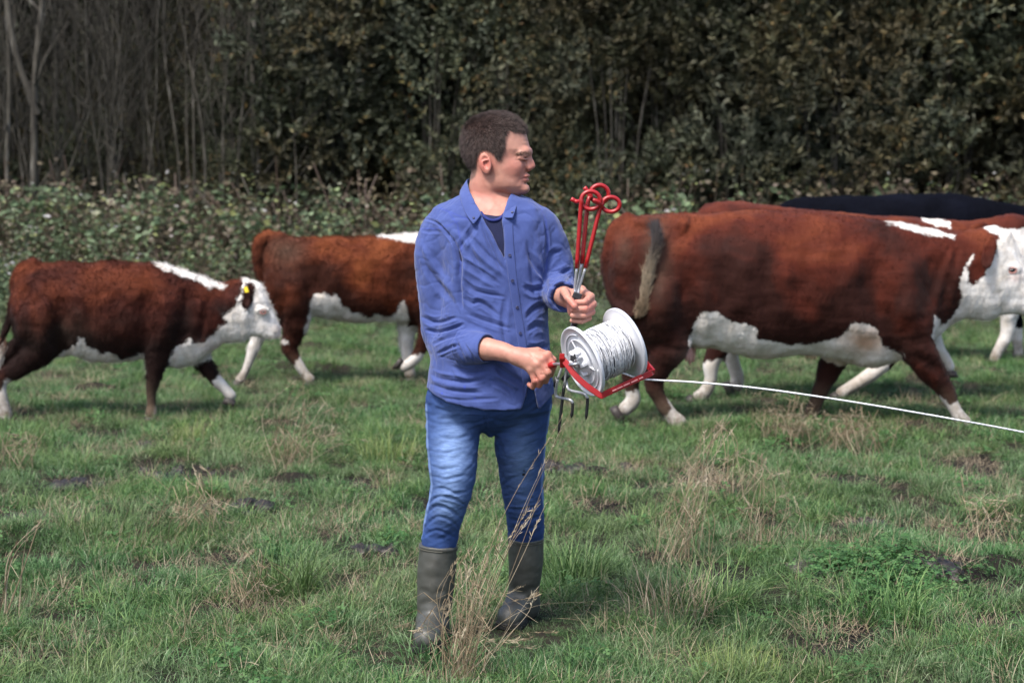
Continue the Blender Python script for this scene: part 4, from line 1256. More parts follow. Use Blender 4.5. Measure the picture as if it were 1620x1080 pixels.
    # hooves
    for L in legs:
        if 'hoof' not in L: continue
        fx, fy, fv = L['p'][-1][:3]; p = C(fx, fy, fv); hd = np.array([math.cos(L['hoof']), 0, math.sin(L['hoof'])]); hn = np.array([-hd[2], 0, hd[0]])
        r = L['r'][-1]
        mb = MB()
        for sgn in (-1, 1):
            c = p + np.array([0, sgn * r * .52, 0]) - hn * r * .5
            rings = []
            for q, (f0, b0, w0) in enumerate(((1.05, .95, .50), (1.30, 1.02, .56), (1.60, 1.08, .58))):
                z = -hn * r * (.15 + q * .55)
                ring_ = []
                for aa in np.linspace(0, 2 * math.pi, 10, endpoint=False):
                    lx = math.cos(aa); ring_.append(c + z + hd * r * (f0 if lx > 0 else b0) * lx + np.array([0, 1, 0]) * r * w0 * math.sin(aa) * .9)
                rings.append(ring_)
            b = len(mb.V); mb.quadgrid(rings, closev=True); mb.F.append(tuple(range(b, b + 10))); mb.F.append(tuple(range(b + 20, b + 30)))
        mb.build('hoof', HOOF, ob)
    if eye:
        for v in (-1, 1):
            ec = C(*eye) + np.array([0, v * (hs['eyev'] + .002), 0])
            mb = MB(); th = np.linspace(0, math.pi, 8); ph = np.linspace(0, 2 * math.pi, 14, endpoint=False)
            mb.quadgrid([[ec + eyer * np.array([math.sin(a_) * math.cos(b_) * 1.1, math.sin(a_) * math.sin(b_), math.cos(a_) * .85]) for b_ in ph] for a_ in th], closev=True)
            e_ = mb.build('eye', EYEM, ob)
            mb = MB(); mb.tube([ec + np.array([math.cos(q) * eyer * 1.25, v * eyer * .55, math.sin(q) * eyer * .85]) for q in np.linspace(0, 2 * math.pi, 20)], eyer * .28, 6, False)
            mb.build('eye_rim', PINK, e_)
    for tp in (tagp or []):
        c = C(tp[0], tp[1]) + np.array([0, tp[2], 0])
        mb = MB(); mb.box(c, (np.array([1., 0, .3]) / 1.044, np.array([0, 1., 0]), np.array([-.3, 0, 1.]) / 1.044), (.012, .0015, .018))
        mb.build('ear_tag', TAGM, ob, smooth=False, bevel=.001)
    if hairs:
        rg = np.random.RandomState(abs(hash(len(V))) % 9999)
        fz = V[F].mean(1)
        wt = (N[F[:, 0], 1] < .35) * (fz[:, 2] > .25)
        P_, i_, n_ = scatter(V, F, hairs, rg, wt)
        flow = np.stack([-np.ones(len(P_)) * .7, np.zeros(len(P_)), np.where(n_[:, 2] > .5, -.1, -.7)], 1)
        flow = flow - n_ * (flow * n_).sum(1)[:, None]
        cl = noise(P_, .16, 8, 2)[:, None]; flow = flow + np.cross(n_, flow) * cl * 1.4
        d = flow + n_ * .40 + rg.normal(size=n_.shape) * .22
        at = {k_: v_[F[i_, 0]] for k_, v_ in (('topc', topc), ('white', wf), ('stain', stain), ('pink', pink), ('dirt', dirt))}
        hh = strands('coat', P_ - n_ * .002, d, hl * rg.uniform(.5, 1.3, len(P_)), .0012, mats[0], ob, rg, k=3, curl=.12, attrs=at)
        tag(hh, kind='stuff')
    if tail and tail.get('tuft'):
        rg = np.random.RandomState(11)
        T = curve_pts([C(*q[:2], q[2]) for q in tail['tuft']], 8)
        nT = tail.get('n', 1400)
        i = (rg.rand(nT) ** 1.1 * (len(T) - 2)).astype(int)
        root = T[i] + rg.normal(size=(nT, 3)) * np.array([1, .5, 1]) * tail.get('spread', .012)
        dr = (T[np.minimum(i + 3, len(T) - 1)] - T[i]); dr /= np.linalg.norm(dr, axis=1)[:, None] + 1e-9
        dr += rg.normal(size=dr.shape) * .16
        strands('tail_switch', root, dr, tail.get('len', .12) * rg.uniform(.5, 1.2, nT), .0017, tail['mat'], ob, rg, k=6, curl=.09, attrs={'tip': i / len(T)})
    return ob

CO = 'cattle crossing the field behind the man'
HST = [(-.46, .12, -.30, .10), (-.32, .33, -.52, .21), (-.2, .49, -.66, .29), (0, .58, -.66, .31), (.2, .50, -.63, .30), (.38, .40, -.56, .27), (.55, .30, -.44, .22), (.74, .18, -.31, .19), (.9, .11, -.22, .195), (1.0, .0, -.12, .13)]
sw = NT('tail_hair', .8, .2); sw.col(sw.ramp(sw.attr('tip'), [(0, (.20, .14, .09)), (.40, (.26, .21, .15)), (.60, (.05, .04, .037)), (1, (.03, .03, .035))]))
swl = NT('tail_hair_white', .8, .2); swl.col(swl.ramp(swl.attr('tip'), [(0, (.12, .05, .03)), (.35, (.55, .50, .44)), (1, (.6, .56, .5))]))

# the big cow on the right
DC = 12.45
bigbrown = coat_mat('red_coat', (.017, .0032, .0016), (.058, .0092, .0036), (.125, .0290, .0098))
def udder(S, C):
    S.ell(C(1108, 530), [.10, .11, .075], .05)
    S.ell(C(1385, 560), [.17, .13, .055], .05)
    S.ell(C(1035, 480, -.14), [.20, .13, .24], .08); S.ell(C(1035, 480, .14), [.20, .13, .24], .08)
    S.ell(C(1432, 470, -.15), [.17, .10, .22], .07); S.ell(C(1432, 470, .15), [.17, .10, .22], .07)
    S.ell(C(1018, 350, -.12), [.07, .05, .03], .05)
big = cow('cow', 'large red brown cow with white face and grey tail switch flung on its rump', DC,
  [(958, 395, 440, .06), (962, 380, 470, .13), (972, 362, 505, .19), (986, 349, 525, .22), (1010, 341, 535, .245), (1050, 338, 538, .265), (1087, 337, 538, .27), (1120, 336, 545, .285), (1150, 335, 556, .30),
   (1190, 334, 568, .315), (1235, 333, 563, .32), (1300, 335, 562, .32), (1340, 340, 572, .31), (1385, 346, 580, .29), (1420, 352, 570, .27), (1450, 358, 548, .24), (1480, 362, 540, .20), (1505, 367, 516, .165), (1528, 370, 496, .14), (1550, 372, 492, .13), (1572, 380, 488, .10)],
  1.0, dict(a=(1556, 420), b=(1650, 486), st=HST, eyev=.108),
  [dict(p=[(1045, 480, -.14), (1058, 535, -.15), (1040, 575, -.14), (1032, 602, -.13), (1043, 630, -.13), (1058, 652, -.13), (1068, 664, -.13)], r=[.20, .125, .085, .062, .046, .046, .052], hoof=0),
   dict(p=[(1020, 480, .14), (1035, 530, .15), (1012, 565, .14), (1000, 592, .13), (1002, 620, .13), (1003, 636, .13), (991, 650, .13)], r=[.20, .12, .08, .062, .046, .048, .050], hoof=-1.0),
   dict(p=[(1432, 490, -.16), (1440, 540, -.16), (1465, 580, -.15), (1487, 612, -.14), (1500, 638, -.14), (1510, 655, -.14), (1518, 664, -.14)], r=[.15, .115, .082, .056, .042, .045, .048], hoof=0),
   dict(p=[(1380, 500, .16), (1340, 550, .16), (1318, 588, .15), (1306, 614, .14), (1298, 635, .14), (1292, 650, .14), (1287, 658, .14)], r=[.13, .10, .076, .055, .042, .046, .048], hoof=-.5)],
  (bigbrown, [('s', 1360, 535, 32, 22, .8), ('s', 1330, 575, 60, 12, .35), ('p', 1105, 560, 30, 16, .5), ('s', 1200, 572, 60, 16, .35), ('s', 1500, 500, 18, 20, .15), ('d', 1035, 395, 20, 60, .6), ('d', 985, 390, 14, 25, .35), ('p', 1600, 438, 10, 7, .5), ('s', 1590, 620, 60, 20, .1)]),
  [[(1085, 534), (1092, 510), (1105, 487), (1130, 489), (1150, 503), (1172, 508), (1188, 514), (1192, 530), (1215, 534), (1245, 542), (1290, 537), (1318, 528), (1340, 503), (1365, 507), (1378, 518), (1386, 540), (1402, 548), (1420, 556), (1424, 582), (1395, 592), (1335, 581), (1300, 569), (1240, 570), (1196, 582), (1140, 572), (1085, 575)],
   [(1398, 340), (1430, 352), (1460, 355), (1488, 366), (1510, 371), (1505, 377), (1470, 372), (1440, 366), (1415, 357), (1398, 354)],
   ([(1466, 494), (1475, 500), (1482, 512), (1492, 508), (1505, 490), (1514, 470), (1508, 452), (1512, 428), (1524, 408), (1536, 396), (1546, 378), (1560, 355), (1700, 340), (1700, 560), (1520, 545), (1478, 552), (1462, 530)]),
   ([(1052, 618), (1058, 640), (1048, 652), (1052, 690), (1100, 690), (1080, 640), (1066, 615)], -9, 0),
   ([(980, 628), (995, 620), (1020, 618), (1030, 690), (960, 690)], 0, 9),
   ([(1476, 615), (1492, 634), (1510, 628), (1560, 700), (1480, 700), (1480, 640)], -9, 0)],
  dict(a=(1560, 374), b=(1546, 420), v0=.15, v1=.23, w=.045, t=.017), (1594, 426), dict(p=[(992, 350, -.03), (972, 366, -.05), (962, 400, -.06), (961, 440, -.07), (972, 476, -.14), (990, 494, -.26), (1006, 488, -.31)], r=[.055, .048, .036, .032, .028, .024, .016],
    tuft=[(1004, 492, -.31), (1010, 478, -.325), (1016, 450, -.325), (1022, 420, -.325), (1030, 392, -.32), (1034, 374, -.30), (1032, 362, -.28)], mat=sw.m, spread=.012, len=.09, n=1900),
  brownpolys=[[(1522, 420), (1530, 408), (1545, 375), (1552, 360), (1572, 372), (1568, 392), (1556, 412), (1548, 432), (1530, 452), (1524, 446)]],
  folds=[([(1092, 545), (1082, 500), (1088, 440)], 18, -.030), ([(998, 375), (1012, 440), (1004, 520)], 16, -.022), ([(1392, 385), (1382, 440), (1402, 530)], 20, -.026), ([(1484, 395), (1472, 450), (1462, 515)], 16, -.024), ([(1516, 392), (1502, 440), (1490, 490)], 6, -.012), ([(1502, 388), (1488, 435), (1478, 470)], 6, -.010), ([(1060, 374), (1110, 368), (1170, 366)], 20, -.018), ([(1070, 350), (1088, 362)], 14, .030), ([(1030, 400), (1050, 450), (1040, 520)], 26, .020), ([(1430, 400), (1440, 460), (1436, 520)], 24, .024),
   ([(1150, 400), (1142, 460), (1150, 500)], 16, -.014), ([(1215, 400), (1208, 460), (1215, 515)], 16, -.012), ([(1275, 400), (1270, 460), (1276, 515)], 16, -.012), ([(1335, 395), (1328, 450)], 16, -.012), ([(1440, 560), (1470, 575), (1495, 600)], 8, -.010)],
  extra=udder, hairs=42000, hl=.014, group=CO, eyer=.021)
mb = MB()
for (x, y, v, l) in ((1086, 552, -.08, .07), (1092, 556, -.03, .075), (1099, 556, .05, .07)):
    p = W(x, y, DC) + np.array([0, v, 0])
    mb = MB(); mb.tube([p + np.array([0, 0, .03]), p - np.array([.003, 0, l * .5]), p - np.array([.006, 0, l])], [.017, .013, .009], 10); mb.build('teat', TEAT, big)

# calf on the left
DA = 12.85
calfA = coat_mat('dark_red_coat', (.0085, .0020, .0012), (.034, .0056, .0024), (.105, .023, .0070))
def exA(S, C):
    for v in (-1, 1):
        S.ell(C(62, 495, .10 * v), [.15, .09, .21], .06); S.ell(C(262, 500, .10 * v), [.11, .075, .17], .05)
cow('calf', 'dark brown calf with white head and neck stripe walking at the left', DA,
  [(24, 430, 480, .04), (30, 422, 520, .10), (42, 417, 548, .145), (62, 415, 560, .165), (90, 417, 562, .18), (117, 417, 560, .20), (143, 416, 570, .215), (170, 415, 574, .22), (205, 415, 568, .22), (233, 416, 562, .215), (260, 419, 575, .20),
   (285, 424, 581, .18), (310, 433, 573, .15), (335, 443, 555, .125), (355, 450, 540, .11), (375, 452, 536, .10), (390, 455, 532, .09)],
  1.0, dict(a=(386, 481), b=(443, 527), st=HST, eyev=.082),
  [dict(p=[(66, 500, -.10), (70, 545, -.10), (38, 578, -.10), (8, 600, -.09), (8, 625, -.09), (12, 645, -.09), (15, 661, -.09)], r=[.155, .10, .062, .045, .034, .034, .040], hoof=0),
   dict(p=[(50, 500, .10), (40, 545, .10), (0, 570, .09), (-28, 592, .09), (-34, 620, .09), (-42, 640, .09), (-40, 655, .09)], r=[.15, .09, .058, .042, .033, .034, .038], hoof=-.4),
   dict(p=[(262, 510, -.10), (252, 560, -.10), (247, 595, -.09), (244, 618, -.09), (243, 636, -.09), (243, 650, -.09)], r=[.105, .068, .050, .037, .034, .040], hoof=0),
   dict(p=[(290, 520, .10), (308, 560, .10), (326, 585, .09), (338, 602, .09), (352, 616, .09), (362, 628, .09)], r=[.10, .07, .050, .037, .033, .036], hoof=-.3)],
  (calfA, [('s', 150, 575, 40, 10, .3), ('p', 345, 548, 30, 14, .3), ('d', 120, 520, 60, 30, .2)]),
  [[(88, 566), (100, 556), (118, 548), (130, 540), (136, 530), (145, 532), (146, 543), (160, 548), (166, 556), (175, 552), (190, 558), (196, 566), (215, 562), (234, 553), (236, 590), (88, 600)],
   [(243, 408), (262, 412), (290, 420), (320, 434), (345, 446), (362, 450), (356, 456), (335, 456), (322, 447), (300, 439), (275, 431), (255, 423), (243, 416)],
   ([(384, 440), (388, 458), (378, 470), (374, 486), (362, 494), (356, 500), (362, 508), (352, 516), (340, 528), (328, 538), (312, 540), (306, 532), (300, 540), (284, 545), (276, 560), (264, 590), (300, 583), (325, 572), (352, 560), (470, 560), (470, 420), (400, 430)]),
   ([(333, 604), (348, 592), (400, 620), (400, 660), (350, 650)], 0, 9),
   ([(18, 594), (32, 600), (40, 700), (-30, 700), (-2, 640), (4, 625)], -9, 0), ([(-12, 600), (-60, 600), (-60, 690), (-14, 690)], 0, 9),
   ([(248, 640), (256, 640), (256, 660), (248, 660)], -9, 0)],
  dict(a=(393, 452), b=(396, 482), v0=.085, v1=.125, w=.028, t=.011), (419, 492),
  dict(p=[(52, 419, -.02), (36, 430, -.03), (27, 460, -.04), (22, 490, -.05), (12, 520, -.05), (4, 545, -.05)], r=[.05, .045, .034, .028, .024, .014],
    tuft=[(8, 535, -.05), (3, 550, -.05), (-2, 566, -.05), (-4, 582, -.05)], mat=swl.m, spread=.014, len=.08, n=900),
  brownpolys=[[(388, 452), (396, 446), (405, 450), (406, 462), (400, 478), (392, 490), (386, 480)]],
  folds=[([(100, 560), (92, 520), (98, 470)], 14, -.022), ([(40, 450), (52, 500), (48, 550)], 12, -.014), ([(235, 450), (230, 500), (238, 550)], 14, -.018), ([(298, 450), (290, 500), (284, 545)], 12, -.018), ([(330, 470), (322, 505), (318, 535)], 6, -.010), ([(85, 440), (130, 436)], 14, -.012), ([(70, 470), (76, 520)], 18, .016), ([(264, 460), (268, 520)], 18, .016), ([(150, 460), (148, 520)], 12, -.008), ([(185, 460), (182, 520)], 12, -.008)],
  extra=exA, hairs=34000, hl=.024, group=CO, tagp=[(394, 456, -.135)], eyer=.014)

# calf half hidden by the man
DB = 14.75
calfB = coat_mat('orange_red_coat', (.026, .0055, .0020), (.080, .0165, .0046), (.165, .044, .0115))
def exB(S, C):
    for v in (-1, 1):
        S.ell(C(460, 450, .11 * v), [.16, .10, .22], .06); S.ell(C(672, 450, .11 * v), [.12, .09, .19], .05)
cow('calf', 'orange brown calf partly hidden behind the man, white belly and legs', DB,
  [(419, 400, 440, .05), (424, 388, 480, .12), (432, 378, 498, .15), (450, 374, 505, .18), (475, 375, 505, .19), (500, 376, 500, .21), (530, 376, 505, .23), (565, 375, 508, .235), (600, 374, 508, .235), (635, 371, 506, .225), (660, 370, 510, .21),
   (690, 376, 512, .18), (710, 386, 500, .15), (730, 394, 480, .13), (748, 400, 470, .11)],
  1.0, dict(a=(745, 425), b=(795, 462), st=HST, eyev=.085),
  [dict(p=[(462, 455, -.11), (470, 500, -.11), (466, 528, -.10), (460, 548, -.10), (474, 572, -.10), (484, 587, -.10), (492, 597, -.10)], r=[.165, .105, .070, .050, .037, .038, .044], hoof=0),
   dict(p=[(440, 455, .11), (430, 500, .11), (412, 525, .10), (402, 545, .10), (392, 572, .10), (385, 590, .10), (378, 602, .10)], r=[.155, .095, .060, .045, .036, .038, .042], hoof=-.5),
   dict(p=[(675, 460, -.11), (680, 505, -.11), (672, 535, -.10), (664, 556, -.10), (652, 570, -.10), (640, 578, -.10)], r=[.11, .075, .056, .043, .038, .038], hoof=-2.2),
   dict(p=[(655, 470, .11), (646, 510, .11), (642, 535, .10), (642, 556, .10), (645, 578, .10), (648, 594, .10)], r=[.11, .08, .055, .042, .036, .040], hoof=0)],
  (calfB, [('d', 455, 395, 30, 22, .5), ('s', 540, 508, 40, 9, .3)]),
  [[(486, 530), (488, 505), (493, 485), (498, 466), (506, 460), (522, 459), (528, 466), (534, 461), (541, 468), (545, 480), (560, 490), (575, 493), (584, 500), (596, 496), (612, 498), (629, 493), (634, 476), (642, 470), (650, 505), (640, 530), (500, 525)],
   [(585, 360), (600, 376), (620, 378), (640, 382), (700, 388), (740, 400), (700, 350)],
   ([(478, 560), (492, 535), (484, 520), (493, 505), (500, 525), (496, 545), (520, 610), (470, 620), (466, 575)], -9, 0), ([(446, 533), (460, 536), (462, 542), (450, 541)], -9, 0),
   ([(440, 515), (370, 530), (355, 620), (440, 620)], .02, 9), ([(620, 500), (660, 515), (668, 620), (620, 620)], .02, 9), ([(666, 556), (675, 560), (650, 600), (620, 600), (630, 565), (652, 560)], -9, 0), [(700, 400), (840, 380), (840, 520), (730, 500)]],
  None, None, dict(p=[(442, 378, -.02), (420, 376, -.03), (410, 392, -.04), (410, 420, -.04), (417, 445, -.04), (424, 462, -.04)], r=[.05, .048, .044, .036, .03, .018],
    tuft=[(421, 448, -.04), (428, 462, -.04), (434, 476, -.03), (437, 492, -.03)], mat=swl.m, spread=.018, len=.1, n=800),
  folds=[([(508, 470), (500, 440), (506, 410)], 14, -.020), ([(444, 400), (452, 450), (446, 500)], 10, -.014), ([(640, 400), (636, 440), (644, 480)], 12, -.016), ([(560, 410), (556, 470)], 12, -.008), ([(600, 410), (596, 470)], 12, -.008)],
  extra=exB, hairs=30000, hl=.026, group=CO)

# cows behind the big one
DD = 13.75
cow('cow', 'brown cow mostly hidden behind the large cow, only rump and legs showing', DD,
  [(1098, 345, 400, .06), (1104, 332, 450, .13), (1115, 323, 480, .19), (1135, 319, 500, .23), (1170, 319, 510, .25), (1210, 325, 525, .27), (1280, 332, 540, .29), (1350, 338, 545, .29), (1420, 342, 540, .26), (1480, 346, 525, .22), (1520, 350, 500, .17), (1550, 352, 480, .14), (1575, 358, 470, .12)],
  1.0, dict(a=(1583, 398), b=(1680, 456), st=HST, eyev=.105),
  [dict(p=[(1140, 440, -.14), (1150, 510, -.14), (1135, 545, -.13), (1122, 570, -.13), (1120, 598, -.13), (1112, 615, -.13), (1103, 624, -.13)], r=[.18, .11, .075, .058, .045, .046, .050], hoof=-.9),
   dict(p=[(1160, 440, .14), (1175, 500, .14), (1165, 535, .13), (1158, 560, .13), (1165, 585, .13), (1170, 600, .13), (1168, 612, .13)], r=[.18, .11, .07, .055, .045, .046, .05], hoof=-1.1),
   dict(p=[(1440, 470, -.14), (1420, 530, -.14), (1398, 565, -.13), (1378, 585, -.13), (1350, 603, -.13), (1328, 618, -.13)], r=[.13, .09, .065, .050, .043, .045], hoof=-.8),
   dict(p=[(1465, 470, .14), (1478, 520, .14), (1488, 548, .13), (1496, 562, .13), (1504, 574, .13), (1508, 583, .13)], r=[.12, .08, .055, .045, .04, .042], hoof=0)],
  (bigbrown, [('s', 1350, 600, 60, 20, .15)]),
  [[(1460, 340), (1480, 345), (1500, 350), (1500, 360), (1475, 357), (1455, 348)], ([(1140, 560), (1090, 575), (1080, 660), (1150, 660)], -9, 0), ([(1150, 548), (1190, 540), (1190, 660), (1150, 660)], 0, 9),
   ([(1400, 570), (1370, 560), (1300, 600), (1300, 660), (1400, 630)], -9, 0), ([(1470, 530), (1520, 530), (1530, 620), (1470, 620)], 0, 9), [(1592, 362), (1700, 350), (1700, 520), (1560, 500), (1580, 400)]],
  dict(a=(1560, 362), b=(1528, 362), v0=.14, v1=.20, w=.05, t=.018), None, None, h=.011, hairs=6000, hl=.014, group=CO)
DE = 16.5
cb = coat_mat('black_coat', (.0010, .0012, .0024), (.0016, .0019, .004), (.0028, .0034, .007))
for nd_ in cb.node_tree.nodes:
    if nd_.type == 'BSDF_PRINCIPLED': nd_.inputs['Specular IOR Level'].default_value = .04; nd_.inputs['Roughness'].default_value = .9; nd_.inputs['Sheen Weight'].default_value = 0
cow('cow', 'black cow farthest back, its long dark back above the brown cows', DE,
  [(1225, 335, 380, .07), (1232, 324, 410, .15), (1245, 317, 430, .20), (1265, 312, 450, .24), (1310, 310, 470, .27), (1380, 309, 480, .30), (1450, 306, 490, .30), (1510, 307, 490, .28), (1560, 315, 480, .24), (1600, 324, 465, .19), (1640, 330, 440, .15), (1670, 335, 430, .13)],
  1.0, dict(a=(1675, 370), b=(1745, 425), st=HST, eyev=.105),
  [dict(p=[(1280, 400, -.14), (1290, 460, -.14), (1275, 500, -.13), (1268, 525, -.13), (1275, 550, -.13), (1280, 562, -.13)], r=[.18, .10, .065, .05, .042, .045], hoof=0),
   dict(p=[(1290, 400, .14), (1310, 460, .14), (1305, 500, .13), (1300, 525, .13), (1305, 550, .13), (1310, 562, .13)], r=[.18, .10, .065, .05, .042, .045], hoof=0),
   dict(p=[(1575, 430, -.14), (1588, 480, -.14), (1590, 510, -.13), (1585, 532, -.13), (1574, 552, -.13), (1568, 566, -.13)], r=[.13, .085, .062, .05, .042, .045], hoof=0),
   dict(p=[(1590, 430, .14), (1605, 480, .14), (1612, 510, .13), (1614, 530, .13), (1617, 550, .13), (1618, 562, .13)], r=[.13, .085, .062, .05, .042, .045], hoof=-.5)],
  (cb, []), [([(1566, 490), (1700, 490), (1700, 600), (1556, 600)], -9, 0), ([(1600, 520), (1700, 520), (1700, 600), (1600, 600)], 0, 9)],
  None, None, None, h=.012, hairs=5000, hl=.012, group=CO)
# ------------------------------------------------------------------ ground
GD = lambda px, py: W(px, py, FPX * CAM_H / (py - 260.0))     # where the photo's pixel meets level ground
rgE = np.random.RandomState(42)
BUMPS = [(rgE.uniform(-7, 7), rgE.uniform(6.8, 21), rgE.uniform(.10, .28), rgE.uniform(.015, .05)) for _ in range(170)]
BUMPS = [b for b in BUMPS if b[1] > 7.6 or abs(b[0]) > .7]
def gz(x, y):
    x = np.asarray(x, float); y = np.asarray(y, float)
    z = .018 * np.sin(x * 1.7 + .6 * y) * np.sin(y * 1.3 - .4 * x + 1) + .010 * np.sin(x * 4.1 + 1) * np.sin(y * 3.7 + x)
    z = z * np.clip((np.hypot(x + .15, y - 6.7) - .5) / 1.5, .0, 1)
    for bx, by, r, h in BUMPS:
        z = z + h * np.exp(-((x - bx) ** 2 + (y - by) ** 2) / r ** 2)
    return z
MUDS = [(905, 752, .16), (985, 748, .10), (868, 741, .10), (282, 752, .16), (240, 705, .10), (1490, 912, .16), (1378, 832, .12), (1450, 905, .10), (590, 880, .12), (105, 775, .16), (40, 832, .12), (410, 810, .14),
        (700, 800, .15), (960, 812, .14), (1105, 770, .2), (1320, 760, .15), (1540, 735, .2), (150, 690, .15), (540, 760, .12), (395, 970, .1), (1140, 925, .12), (1340, 1010, .14), (1560, 1000, .12), (330, 890, .12), (60, 1050, .1), (1560, 850, .15)]
MUDW = [(*GD(a, b)[:2], r) for a, b, r in MUDS]
def mudf(x, y):
    m = np.zeros(np.shape(x))
    for bx, by, r in MUDW: m = np.maximum(m, np.exp(-(((x - bx) / (r * 1.5)) ** 2 + ((y - by) / (r * 2.0)) ** 2)))
    return m
def spaced(lo, mid0, mid1, hi, fine, n):
    a = np.arange(mid0, mid1 + fine, fine)
    l = mid0 - (np.geomspace(1, 1 + mid0 - lo, n) - 1)[1:][::-1]
    h = a[-1] + (np.geomspace(1, 1 + hi - a[-1], n) - 1)[1:]
    return np.r_[l, a, h]
gx = spaced(-160, -6, 6, 160, .045, 26); gyy = spaced(-60, 5.4, 20, 260, .05, 26)
GX, GY = np.meshgrid(gx, gyy, indexing='ij')
inn = (np.abs(GX) < 8) & (GY > 4) & (GY < 26)
GZ = np.where(inn, gz(GX, GY), 0)
GZ -= .022 * mudf(GX, GY)
Vg = np.stack([GX.ravel(), GY.ravel(), GZ.ravel()], 1)
nx_, ny_ = GX.shape
ii, jj = np.meshgrid(np.arange(nx_ - 1), np.arange(ny_ - 1), indexing='ij')
q = (ii * ny_ + jj).ravel()
Fg = np.stack([q, q + ny_, q + ny_ + 1, q + 1], 1)
t = NT('soil', .95, .15)
c = t.ramp(t.noise(5, 6, .65), [(.3, (.010, .008, .006)), (.55, (.022, .019, .012)), (.75, (.036, .036, .018))])
c = t.mix(t.attr('mud'), c, (.012, .010, .009))
t.col(c); t.bump(t.noise(45, 6, .7), .9, .02)
me = np_mesh('ground', Vg, Fg, t.m)
vattr(me, 'mud', np.clip(mudf(GX, GY).ravel() * 1.4, 0, 1))
tag(link('ground', me), kind='structure')

# ------------------------------------------------------------------ grass
def leafy(name, cols, straw, rough=.6, patch=True, trans=.3, big=False):
    """grass / leaf material: a tint per blade, patches over the field, paler tips"""
    t = NT(name, rough, .3)
    tint = t.attr('tint')
    c = t.ramp(tint, cols)
    if patch:
        pos = t.n('ShaderNodeNewGeometry').outputs['Position']
        p1 = t.ramp(t.noise(.9, 5, .62, pos), [(.40, (0, 0, 0)), (.62, (1, 1, 1))])
        c = t.mix(t.math('MULTIPLY', p1, .38), c, straw)
        p2 = t.ramp(t.noise(2.3, 4, .6, pos), [(.44, (0, 0, 0)), (.66, (1, 1, 1))])
        c = t.mix(t.math('MULTIPLY', p2, .55), c, t.mix(tint, (.030, .085, .016), (.055, .13, .028)))
    if big:      # kinds and ages of shrub differ along the hedge
        pos = t.n('ShaderNodeNewGeometry').outputs['Position']
        c = t.mix(t.ramp(t.noise(.55, 3, .55, pos), [(.48, (0, 0, 0)), (.62, (.75, .75, .75))]), c, t.mix(tint, (.020, .017, .008), (.120, .085, .034)))
        c = t.mix(t.ramp(t.noise(.8, 3, .55, t.mapv((1.3, 1, .9), pos)), [(.50, (0, 0, 0)), (.64, (.7, .7, .7))]), c, t.mix(tint, (.030, .040, .026), (.150, .175, .130)))
    oi = t.n('ShaderNodeObjectInfo').outputs['Random']
    c = t.mix(t.math('MULTIPLY', oi, .30), c, tuple(x * .55 for x in cols[0][1]))
    t.col(c)
    out = t.t.nodes['Material Output']
    tr = t.n('ShaderNodeBsdfTranslucent'); t.l(c, tr.inputs[0])
    mx = t.n('ShaderNodeMixShader'); mx.inputs[0].default_value = trans
    t.l(t.b.outputs[0], mx.inputs[1]); t.l(tr.outputs[0], mx.inputs[2]); t.l(mx.outputs[0], out.inputs[0])
    return t.m
def blades(n, h, w, spread, lean, droop, rg, seg=4, flat=0.0):
    """n arching blades; returns V, F, tint per face"""
    V = []; F = []; T = []
    for b in range(n):
        a = rg.uniform(0, 6.283); r = spread * math.sqrt(rg.rand())
        p = np.array([math.cos(a) * r, math.sin(a) * r, -.01])
        az = a + rg.normal() * .9
        L = rg.uniform(*h); ww = w * rg.uniform(.6, 1.3)
        th = abs(rg.normal()) * lean + flat * rg.rand(); dth = droop * rg.uniform(.3, 1.4) / seg
        side = np.array([-math.sin(az), math.cos(az), 0]); tw = rg.uniform(-.8, .8)
        i0 = len(V); ti = rg.rand()
        kink = rg.randint(1, seg) if rg.rand() < .18 else -1
        for s_ in range(seg + 1):
            f = s_ / seg
            wd = ww * (1 - f ** 1.8) * .5 + 1e-5
            sd = side * math.cos(tw * f) + np.array([0, 0, 1]) * math.sin(tw * f) * .5
            V += [p - sd * wd, p + sd * wd]
            if s_ == kink: th += rg.uniform(.6, 1.3)
            d = np.array([math.cos(az) * math.sin(th), math.sin(az) * math.sin(th), math.cos(th)])
            p = p + d * (L / seg); th = min(th + dth, 2.3)
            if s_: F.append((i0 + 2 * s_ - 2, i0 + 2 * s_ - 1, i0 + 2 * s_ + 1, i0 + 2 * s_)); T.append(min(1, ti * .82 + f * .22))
    return np.array(V), np.array(F), np.array(T)
def proto(name, V, F, T, mat):
    me = np_mesh(name, V, F, mat, smooth=True); vattr(me, 'tint', T, 'FLOAT', 'FACE')
    return bpy.data.objects.new(name, me)          # never linked: only a source for the points below
